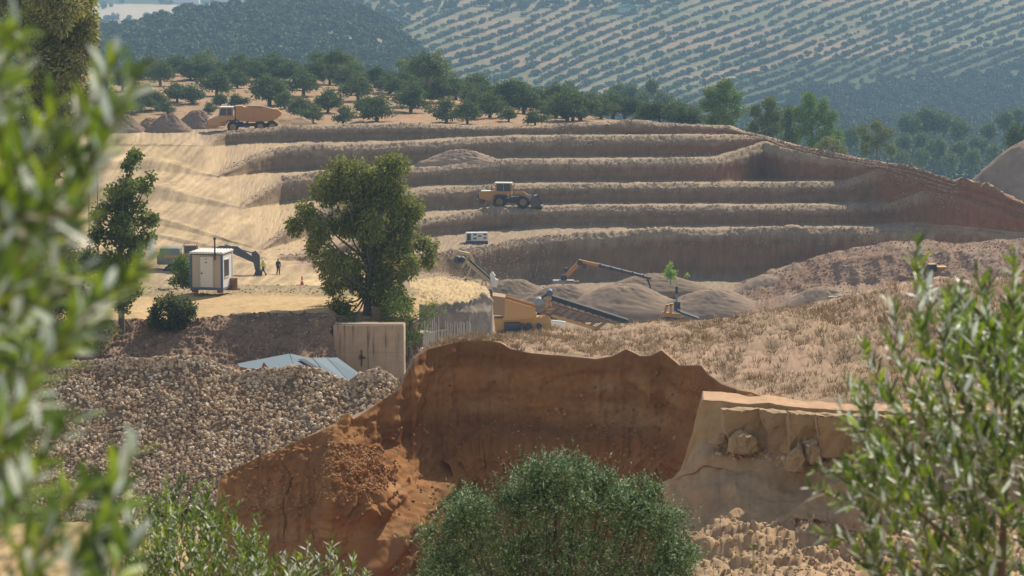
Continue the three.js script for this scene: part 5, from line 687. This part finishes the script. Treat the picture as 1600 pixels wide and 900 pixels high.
{ const o = thing('farm_shed', 'tiny green-roofed farm shed above the far orchard', 'shed', far.hit(984, 20)); part('wall', box(14, 4, 7, 0, 2, 0, 0), mat(0.6, 0.6, 0.55, 0.9), o); part('roof', plate([[-9, 3.6], [0, 6.2], [9, 3.6]], 8, 0, 0), mat(0.1, 0.35, 0.28, 0.7), o); part('door', box(3, 3, 0.2, 3, 1.5, 3.6, 0), steelDark, o);
  const w = (px, py, wd, label) => { const b = thing('farm_building', label, 'building', field.hit(px, py)); part('wall', box(wd, 6, 12, 0, 3, 0, 0), mat(0.75, 0.73, 0.7, 0.9), b); part('roof', box(wd + 1, 0.8, 13, 0, 6.4, 0, 0), mat(0.45, 0.33, 0.26, 0.9), b); }; w(288, 6, 36, 'long white farm building beyond the pale far fields'); w(370, 4, 50, 'second white farm building at the top of the wooded hill'); }

// ---------------------------------------------------------------- two people walking by the excavator
reseed(23);
function flesh(bones, cell) { // one skin over tapered capsules [a, b, ra, rb]
  const bb = new THREE.Box3(); for (const [a, b, ra, rb] of bones) for (const [p, r] of [[a, ra], [b, rb]]) { bb.expandByPoint(V(p[0] - r, p[1] - r, p[2] - r)); bb.expandByPoint(V(p[0] + r, p[1] + r, p[2] + r)); }
  const c = bb.getCenter(V(0, 0, 0)), half = Math.max(...bb.getSize(V(0, 0, 0)).toArray()) / 2 * 1.12 + cell * 2, res = Math.min(110, Math.ceil(2 * half / cell)), mc = new MarchingCubes(res, earth, false, false, 120000); mc.isolation = 0;
  for (let k = 0; k < res; k++) for (let j = 0; j < res; j++) for (let i = 0; i < res; i++) {
    const x = c.x + ((i - res / 2) / (res / 2)) * half, y = c.y + ((j - res / 2) / (res / 2)) * half, z = c.z + ((k - res / 2) / (res / 2)) * half; let d = 1e3;
    for (const [a, b, ra, rb] of bones) { const ux = b[0] - a[0], uy = b[1] - a[1], uz = b[2] - a[2], t = clamp(((x - a[0]) * ux + (y - a[1]) * uy + (z - a[2]) * uz) / Math.max(1e-9, ux * ux + uy * uy + uz * uz)), e = Math.hypot(x - a[0] - ux * t, y - a[1] - uy * t, z - a[2] - uz * t) - (ra + (rb - ra) * t), h = clamp(0.5 + 0.5 * (d - e) / 0.02); d = d + (e - d) * h - 0.02 * h * (1 - h); }
    mc.field[i + j * res + k * res * res] = -d;
  }
  mc.update(); const n = mc.count, g = new THREE.BufferGeometry(), P = mc.positionArray.slice(0, n * 3); for (let i = 0; i < n; i++) { P[i * 3] = P[i * 3] * half + c.x; P[i * 3 + 1] = P[i * 3 + 1] * half + c.y; P[i * 3 + 2] = P[i * 3 + 2] * half + c.z; }
  g.setAttribute('position', new THREE.BufferAttribute(P, 3)); g.setAttribute('normal', new THREE.BufferAttribute(mc.normalArray.slice(0, n * 3), 3)); return g;
}
function person(pos, turn, stride, clothes, label) {
  const o = thing('person', label, 'person', pos, turn), st = stride, skin = mat(0.42, 0.25, 0.17, 0.7);
  const hip = (s) => [s * 0.09, 0.93, 0], knee = (s) => [s * 0.1, 0.5, s * st * 0.2 + 0.05], ank = (s) => [s * 0.1, 0.09, s * st * 0.34 - (s * st < 0 ? 0.1 : 0)], sh = (s) => [s * 0.19, 1.43, 0], el = (s) => [s * 0.25, 1.15, -s * st * 0.12], wr = (s) => [s * 0.24, 0.92, -s * st * 0.2 + 0.08];
  const hand = (s) => { const w = wr(s), m = [w[0], w[1] - 0.09, w[2] + 0.03], f = []; for (let k = 0; k < 4; k++) { const dz = (k - 1.5) * 0.02, L = [0.065, 0.078, 0.072, 0.055][k], a = [m[0], m[1], m[2] + dz], b = [m[0] - s * 0.012, m[1] - L * 0.6, m[2] + dz + 0.005]; f.push([a, b, 0.0095, 0.009], [b, [b[0] - s * 0.03, b[1] - L * 0.4, b[2]], 0.009, 0.008]); } return [[w, m, 0.026, 0.036], ...f, [[m[0], m[1] + 0.05, m[2] + 0.03], [m[0] - s * 0.015, m[1] + 0.005, m[2] + 0.062], 0.012, 0.01]]; };
  const head = [[[0, 1.6, 0.01], [0, 1.68, 0], 0.085, 0.1], [[0, 1.55, 0.045], [0, 1.58, 0.04], 0.045, 0.06], [[0, 1.62, 0.1], [0, 1.595, 0.118], 0.012, 0.016], [[-0.1, 1.62, 0], [-0.1, 1.6, 0], 0.018, 0.014], [[0.1, 1.62, 0], [0.1, 1.6, 0], 0.018, 0.014], [[0, 1.44, -0.01], [0, 1.56, 0.005], 0.06, 0.055]];
  const body = [...head, [[0, 1.38, 0], [0, 1.0, 0], 0.13, 0.12], ...[-1, 1].flatMap((s) => [[sh(s), el(s), 0.052, 0.042], [el(s), wr(s), 0.042, 0.028], [[0, 1.4, 0], sh(s), 0.09, 0.06], [hip(s), knee(s), 0.085, 0.06], [knee(s), ank(s), 0.058, 0.038]])];
  const b = part('body', [flesh(body, 0.024), flesh(hand(1), 0.006), flesh(hand(-1), 0.006)], skin, o);
  part('trousers', flesh([[[0, 1.0, 0], [0, 0.92, 0], 0.135, 0.13], ...[-1, 1].flatMap((s) => [[hip(s), knee(s), 0.105, 0.08], [knee(s), ank(s), 0.08, 0.062]])], 0.026), clothes.trousers, o);
  part('top', flesh([[[0, 1.4, 0], [0, 1.02, 0], 0.15, 0.145], ...[-1, 1].flatMap((s) => [[[0, 1.42, 0], sh(s), 0.1, 0.075], [sh(s), el(s), 0.07, 0.055], ...(clothes.long ? [[el(s), wr(s), 0.055, 0.042]] : [])])], 0.026), clothes.top, o);
  for (const s of [-1, 1]) { const a = ank(s); part('boot', flesh([[[a[0], a[1] - 0.03, a[2] - 0.03], [a[0], a[1] - 0.045, a[2] + 0.15], 0.055, 0.042], [a, [a[0], a[1] + 0.08, a[2]], 0.055, 0.052]], 0.016), steelDark, o); part('eye', new THREE.SphereGeometry(0.012, 8, 6).translate(s * 0.035, 1.645, 0.092), mat(0.05, 0.04, 0.03, 0.3), b); }
  part('mouth', box(0.045, 0.01, 0.01, 0, 1.562, 0.1, 0.003), mat(0.3, 0.1, 0.09, 0.7), b);
  if (clothes.helmet) { const h = new THREE.SphereGeometry(0.125, 18, 8, 0, 6.283, 0, 1.6); h.scale(0.95, 1, 1.1); h.translate(0, 1.68, 0); part('helmet', [h, drum(0.135, 0.015, 0, 0, 0, 18).rotateX(Math.PI / 2).scale(0.95, 1, 1.25).translate(0, 1.685, 0.02)], clothes.helmet, o); } else { const h = new THREE.SphereGeometry(0.112, 16, 10, 0, 6.283, 0, 1.75); h.translate(0, 1.68, -0.012); part('hair', h, mat(0.03, 0.025, 0.02, 0.8), o); }
  return o;
}
{
  const a = bench.hit(412, 431) ?? at(412, 431, 316), b = bench.hit(434, 429.5) ?? at(434, 429, 318);
  person(a.clone().add(V(0, 0.02, 0)), -0.9, 1, { top: mat(0.5, 0.62, 0.03, 0.7), trousers: mat(0.03, 0.035, 0.05, 0.9), helmet: mat(0.8, 0.8, 0.78, 0.4), long: true }, 'walking person in a yellow-green safety jacket, dark trousers and white helmet');
  person(b.clone().add(V(0, 0.02, 0)), 0.4, 0.25, { top: mat(0.03, 0.04, 0.06, 0.9), trousers: mat(0.04, 0.045, 0.06, 0.9), long: true }, 'standing person dressed all in dark clothes on the sandy road');
}

// ---------------------------------------------------------------- dry grass, and the leafy plants close to the camera
reseed(31);
{
  const P = [], C = [], I = []; for (let k = 0; k < 9; k++) { const a = rr(0, 6.28), q = rr(0.02, 0.1), x = Math.cos(a) * q, z = Math.sin(a) * q, h = rr(0.08, 0.24), b = P.length / 3, w = 0.012, c = rr(0.7, 1.2); P.push(x - w, 0, z, x + w, 0, z, x + Math.cos(a) * h * 0.5, h, z + Math.sin(a) * h * 0.5); for (let i = 0; i < 3; i++) C.push(c, c, c); I.push(b, b + 1, b + 2); }
  const g = new THREE.BufferGeometry(); g.setAttribute('position', new THREE.Float32BufferAttribute(P, 3)); g.setAttribute('color', new THREE.Float32BufferAttribute(C, 3)); g.setIndex(I); g.computeVertexNormals();
  const pts = []; while (pts.length < 5000) { const px = rr(640, 1640), t = rr(1, 2.98), p = cliff.on(px, t); const n = fbm(p.x * 0.3, 4, p.z * 0.25, 3); if (px < 790 && t < 2.2) continue; if (n + rr(-0.3, 0.3) < -0.08) continue; p.x += rr(-0.1, 0.1); pts.push(p); }
  const im = new THREE.InstancedMesh(g, new THREE.MeshStandardMaterial({ color: 0xffffff, vertexColors: true, roughness: 0.95, side: THREE.DoubleSide }), pts.length), d = new THREE.Object3D(), c = new THREE.Color();
  pts.forEach((p, i) => { d.position.copy(p).add(V(0, -0.03, 0)); d.rotation.set(rr(-0.3, 0.3), rr(0, 6.28), rr(-0.3, 0.3)); const s = rr(0.6, 1.5); d.scale.set(s, s * rr(0.6, 1.1), s); d.updateMatrix(); im.setMatrixAt(i, d.matrix); im.setColorAt(i, c.setRGB(...tint([[0.5, 0.38, 0.23], [0.42, 0.31, 0.19], [0.54, 0.42, 0.26], [0.34, 0.26, 0.16]]))); });
  im.name = 'dry_grass'; shade(im); im.userData.kind = 'stuff'; tag(im, 'dry straw-coloured grass covering the rise above the ochre cliff', 'grass'); scene.add(im);
}
function leafGeometry(l, w, bend, fold) { const P = [], I = [], n = 6; for (let i = 0; i <= n; i++) { const t = i / n, q = w / 2 * Math.pow(Math.sin(Math.PI * clamp(0.06 + t * 0.92)), 0.8), y = bend * t * t * l; P.push(-q, y + fold * q, t * l, 0, y, t * l, q, y + fold * q, t * l); } for (let i = 0; i < n; i++) for (let k = 0; k < 2; k++) { const a = i * 3 + k; I.push(a, a + 3, a + 1, a + 1, a + 3, a + 4); } const g = new THREE.BufferGeometry(); g.setAttribute('position', new THREE.Float32BufferAttribute(P, 3)); g.setIndex(I); g.computeVertexNormals(); return g; }
const leafMats = [[0.17, 0.28, 0.025], [0.1, 0.175, 0.04], [0.29, 0.4, 0.03], [0.58, 0.66, 0.6], [0.05, 0.09, 0.025]].map((c) => new THREE.MeshPhysicalMaterial({ color: new THREE.Color().setRGB(...c), roughness: 0.95, transmission: 0.35, thickness: 0, specularIntensity: 0.3, clearcoat: 0.55, clearcoatRoughness: 0.38, side: THREE.DoubleSide }));
const twigMat = mat(0.2, 0.15, 0.09, 0.85);
// a leafy plant made of shoots [base, tip]; the largest leaves are single meshes, the rest one mass
function shooty(name, label, category, foot, shoots, { leaf, gap, weights = [4, 3, 2, 3, 2], single = 300, twig = 0.004, spread = 0.75 }) {
  const o = thing(name, label, category, foot), geos = [leafGeometry(leaf, leaf * 0.24, 0.12, 0.25), leafGeometry(leaf, leaf * 0.2, -0.15, 0.2), leafGeometry(leaf * 0.85, leaf * 0.24, 0.25, 0.3)], twigs = [], L = [], bag = weights.flatMap((w, i) => Array(w).fill(i));
  const e = new THREE.Object3D();
  for (const [a, b] of shoots) {
    const A = a.clone().sub(o.position), B = b.clone().sub(o.position), len = A.distanceTo(B), ax = B.clone().sub(A).normalize(), side = ax.clone().cross(dirIn()).normalize(), M = A.clone().lerp(B, 0.5).addScaledVector(side, len * 0.06), curve = new THREE.QuadraticBezierCurve3(A, M, B);
    twigs.push(new THREE.TubeGeometry(curve, 5, twig, 4)); const n = Math.max(3, Math.round(len / gap));
    for (let i = 0; i < n; i++) for (let s = 0; s < 2; s++) {
      const t = 0.12 + 0.88 * (i + rr(0, 0.6)) / n, p = curve.getPoint(Math.min(1, t)), ang = i * 1.57 + s * Math.PI + rr(-0.5, 0.5), u = ax.clone().cross(side).normalize(), out = side.clone().multiplyScalar(Math.cos(ang)).addScaledVector(u, Math.sin(ang));
      const dir = ax.clone().multiplyScalar(rr(0.5, 1)).addScaledVector(out, spread).addScaledVector(dirIn(), 0.25).normalize(); e.position.copy(p); e.up.set(rr(-0.6, 0.6), 1, rr(-0.6, 0.6)); e.lookAt(p.clone().add(dir)); const k = rr(0.65, 1.15) * (t > 0.85 ? 0.75 : 1); e.scale.setScalar(k); e.updateMatrix();
      L.push({ m: e.matrix.clone(), g: geos[Math.floor(rnd() * 3)], c: bag[Math.floor(rnd() * bag.length)], k: k + rr(0, 0.2) });
    }
  }
  part('twigs', twigs, twigMat, o);
  L.sort((a, b) => b.k - a.k); const own = L.slice(0, single), rest = L.slice(single);
  for (const l of own) { const m = shade(new THREE.Mesh(l.g, leafMats[l.c])); m.name = 'leaf'; m.applyMatrix4(l.m); o.add(m); }
  for (let c = 0; c < leafMats.length; c++) { const gs = rest.filter((l) => l.c === c).map((l) => l.g.clone().applyMatrix4(l.m)); if (!gs.length) continue; const m = shade(new THREE.Mesh(mergeGeometries(gs), leafMats[c])); m.name = 'leaf_mass'; m.userData.kind = 'stuff'; o.add(m); }
  return o;
}
{ // the olive branch that hangs into the view at the left, a few metres from the camera
  const z = () => rr(4.1, 5.6), S = [], add = (x0, y0, x1, y1) => { const d = z(); S.push([at(x0, y0, d), at(x1, y1, d + rr(-0.25, 0.25))]); };
  for (const s of [[-60, 620, 60, 330], [-20, 520, 150, 300], [60, 420, 200, 150], [110, 330, 215, 105], [-40, 330, 40, 60], [-70, 400, 90, 180], [-30, 560, 130, 420], [40, 600, 170, 450], [-50, 700, 110, 540], [-60, 780, 60, 600], [-20, 820, 120, 650], [-60, 900, 60, 740], [-10, 900, 150, 760], [90, 940, 215, 700], [-50, 480, 80, 380], [-60, 260, 20, 120], [-50, 160, 30, 40], [0, 450, 130, 260], [60, 560, 240, 400], [-70, 340, 120, 330], [20, 940, 110, 840], [150, 960, 215, 830], [-60, 640, 30, 500], [-70, 860, 20, 700]]) { add(...s); add(s[0] + rr(-40, 30), s[1] + rr(-60, 60), s[2] + rr(-50, 10), s[3] + rr(-40, 60)); }
  const foot = at(-400, 2400, 5);
  const o = shooty('olive_tree', 'olive branches with big green and silvery leaves hanging close beside the huge grey eucalyptus', 'olive tree', foot, S, { leaf: 0.074, gap: 0.016, weights: [6, 5, 4, 4, 5], single: 300, twig: 0.0022, spread: 0.6 });
  const top = at(-160, 300, 5).sub(o.position), knee = at(-120, 900, 5).sub(o.position); part('trunk', [bar(V(0, -0.3, 0), knee, 0.06, 0.035, 8), bar(knee, top, 0.035, 0.012, 7), bar(knee, at(-60, 620, 5).sub(o.position), 0.014, 0.006), bar(top, at(-40, 330, 5).sub(o.position), 0.01, 0.005), bar(knee, at(-20, 880, 5).sub(o.position), 0.012, 0.006)], bark, o);
}
{ // the olive at the right
  const S = [], add = (x0, y0, x1, y1, d = rr(11.6, 14.4)) => S.push([at(x0, y0, d), at(x1, y1, d + rr(-0.3, 0.3))]);
  for (const s of [[1440, 560, 1432, 374], [1470, 560, 1500, 440], [1590, 540, 1586, 388], [1560, 560, 1524, 420], [1410, 600, 1390, 470], [1460, 520, 1440, 420], [1600, 560, 1612, 400], [1540, 540, 1550, 420], [1390, 640, 1340, 530], [1360, 680, 1318, 590], [1380, 760, 1272, 735], [1360, 800, 1262, 760], [1400, 700, 1318, 660], [1370, 850, 1270, 830], [1430, 620, 1375, 510], [1510, 560, 1480, 460]]) add(...s);
  for (let k = 0; k < 150; k++) { const x = 1335 + 330 * Math.pow(rnd(), 0.8), y = rr(560 + Math.max(0, (1480 - x) * 0.55), 930); add(x + rr(10, 70), y + rr(30, 80), x + rr(-50, 10), y - rr(20, 90)); }
  for (let k = 0; k < 44; k++) { const x = rr(1470, 1650), y = rr(500, 620); add(x, y + 60, x + rr(-40, 30), y - 60); }
  const foot = at(1540, 1950, 13), o = shooty('olive_tree', 'olive tree with narrow shiny leaves in front of the sandstone ledge', 'olive tree', foot, S, { leaf: 0.086, gap: 0.024, weights: [5, 5, 3, 4, 5], single: 300, twig: 0.003, spread: 0.7 });
  const w = (x, y) => at(x, y, 13).sub(o.position); part('trunk', [bar(V(0, -0.3, 0), w(1560, 1000), 0.07, 0.03, 8), bar(w(1560, 1000), w(1500, 700), 0.025, 0.01), bar(w(1500, 700), w(1440, 540), 0.01, 0.004), bar(w(1560, 1000), w(1580, 560), 0.025, 0.006), bar(w(1550, 900), w(1390, 760), 0.014, 0.005), bar(w(1560, 980), w(1400, 860), 0.014, 0.005)], bark, o);
}
{ // leafy shoots at the bottom left
  const S = []; for (let k = 0; k < 210; k++) { const u = rnd(), x = 190 + 235 * u, top = 735 + 90 * Math.pow(Math.abs(u - 0.42) * 1.9, 1.6) + rr(0, 150), d = rr(26, 29); S.push([at(x + rr(-30, 30), top + rr(50, 110), d), at(x + rr(-20, 20), top, d + rr(-0.3, 0.3))]); }
  const foot = at(305, 1150, 27.6), o = shooty('oleander_shrub', 'upright shrub with narrow fresh green leaves below the cobble heap', 'shrub', foot, S, { leaf: 0.09, gap: 0.034, weights: [5, 4, 2, 2, 3], single: 200, twig: 0.004, spread: 0.65 });
  part('stems', Array.from({ length: 12 }, (_, k) => bar(V(rr(-0.2, 0.2), -0.2, rr(-0.2, 0.2)), at(205 + k * 19, 860, 27.5).sub(o.position), 0.02, 0.008)), bark, o);
  const S2 = []; for (let k = 0; k < 34; k++) { const x = rr(440, 575), d = rr(26, 28), top = 830 + Math.abs(x - 500) * 0.45 + rr(0, 60) - (k === 0 ? 14 : 0); S2.push([at(x + rr(-20, 20), top + rr(50, 100), d), at(x, top, d)]); }
  const f2 = at(505, 1150, 27), p = shooty('oleander_shrub', 'low leafy shrub in front of the foot of the ochre cliff', 'shrub', f2, S2, { leaf: 0.1, gap: 0.04, weights: [4, 4, 2, 3, 3], single: 150, twig: 0.004, spread: 0.8 });
  part('stems', Array.from({ length: 7 }, (_, k) => bar(V(rr(-0.1, 0.1), -0.2, rr(-0.1, 0.1)), at(445 + k * 20, 890, 27).sub(p.position), 0.018, 0.007)), bark, p);
  const S3 = [[at(1180, 930, 15), at(1178, 852, 15)], [at(1184, 935, 15), at(1192, 872, 15)]];
  shooty('olive_sapling', 'single olive twig rising in front of the sandy slope', 'sapling', at(1182, 1500, 15), [...S3, [at(1182, 1510, 15), at(1181, 930, 15)]].slice(0, 2), { leaf: 0.06, gap: 0.05, single: 40, twig: 0.003 }).add(shade(Object.assign(new THREE.Mesh(bar(V(0, -0.2, 0), at(1182, 932, 15).sub(at(1182, 1500, 15)), 0.008, 0.004), bark), { name: 'stem' })));
}
{ // the round grey-green bush at the bottom
  reseed(33);
  const z = 41, s = scaleAt(z), foot = at(865, 1260, z), L = new Leaves(), o = thing('olive_bush', 'dense rounded grey-green olive bush in front of the ochre cliff', 'bush', foot), tw = [], cols = [[0.075, 0.11, 0.05], [0.05, 0.08, 0.035], [0.13, 0.16, 0.1], [0.26, 0.29, 0.22], [0.04, 0.065, 0.03], [0.09, 0.13, 0.04]];
  const lobes = [[870, 790, 95], [800, 800, 80], [940, 800, 82], [760, 850, 75], [1000, 850, 70], [700, 890, 62], [1040, 880, 50], [870, 870, 110], [820, 900, 110], [930, 900, 110], [660, 930, 40], [870, 740, 45], [740, 800, 40], [975, 770, 42], [700, 850, 34], [1050, 850, 30], [830, 745, 36], [915, 750, 40], [860, 980, 150], ...Array.from({ length: 30 }, () => { const a = rr(3.25, 6.2), q = rr(0.85, 1.15); return [866 + Math.cos(a) * 195 * q, 920 + Math.sin(a) * 185 * q, rr(9, 26)]; })].map(([x, y, r]) => [x, y + 22, r * 0.86]).map(([x, y, r]) => [at(x, y, z).sub(foot).add(V(0, 0, rr(-0.5, 0.5))), r * s]);
  for (const [c, r] of lobes) {
    tw.push(bar(V(0, 0.6, 0), c, 0.03, 0.01));
    const n = Math.round(520 * r * r + 90);
    for (let k = 0; k < n; k++) { const d = dirIn(); if (d.z < -0.75) continue; const b = c.clone().addScaledVector(d, r * rr(0.45, 0.9)), ax = d.clone().add(V(0, 0.5, 0)).addScaledVector(dirIn(), 0.5).normalize(), len = rnd() < 0.12 ? rr(0.3, 0.5) : rr(0.12, 0.28); for (let i = 0; i < 11; i++) { const p = b.clone().addScaledVector(ax, len * i / 10); L.add(p, ax.clone().multiplyScalar(0.6).add(dirIn().multiplyScalar(0.8)), rr(0.045, 0.075), rr(0.014, 0.02), tint(cols, 0.45).map((v, i) => v * [1.75, 1.95, 1.75][i])); } if (k % 9 === 0) tw.push(bar(c.clone().lerp(b, 0.4), b.clone().addScaledVector(ax, len), 0.004, 0.002, 3)); }
  }
  part('stems', [bar(V(0, -0.4, 0), V(0, 1.2, 0), 0.09, 0.06, 8), ...tw], bark, o); const m = shade(new THREE.Mesh(L.geometry(), leafMat(0.2))); m.name = 'foliage'; m.userData.kind = 'stuff'; o.add(m);
}

renderer.render(scene, camera);
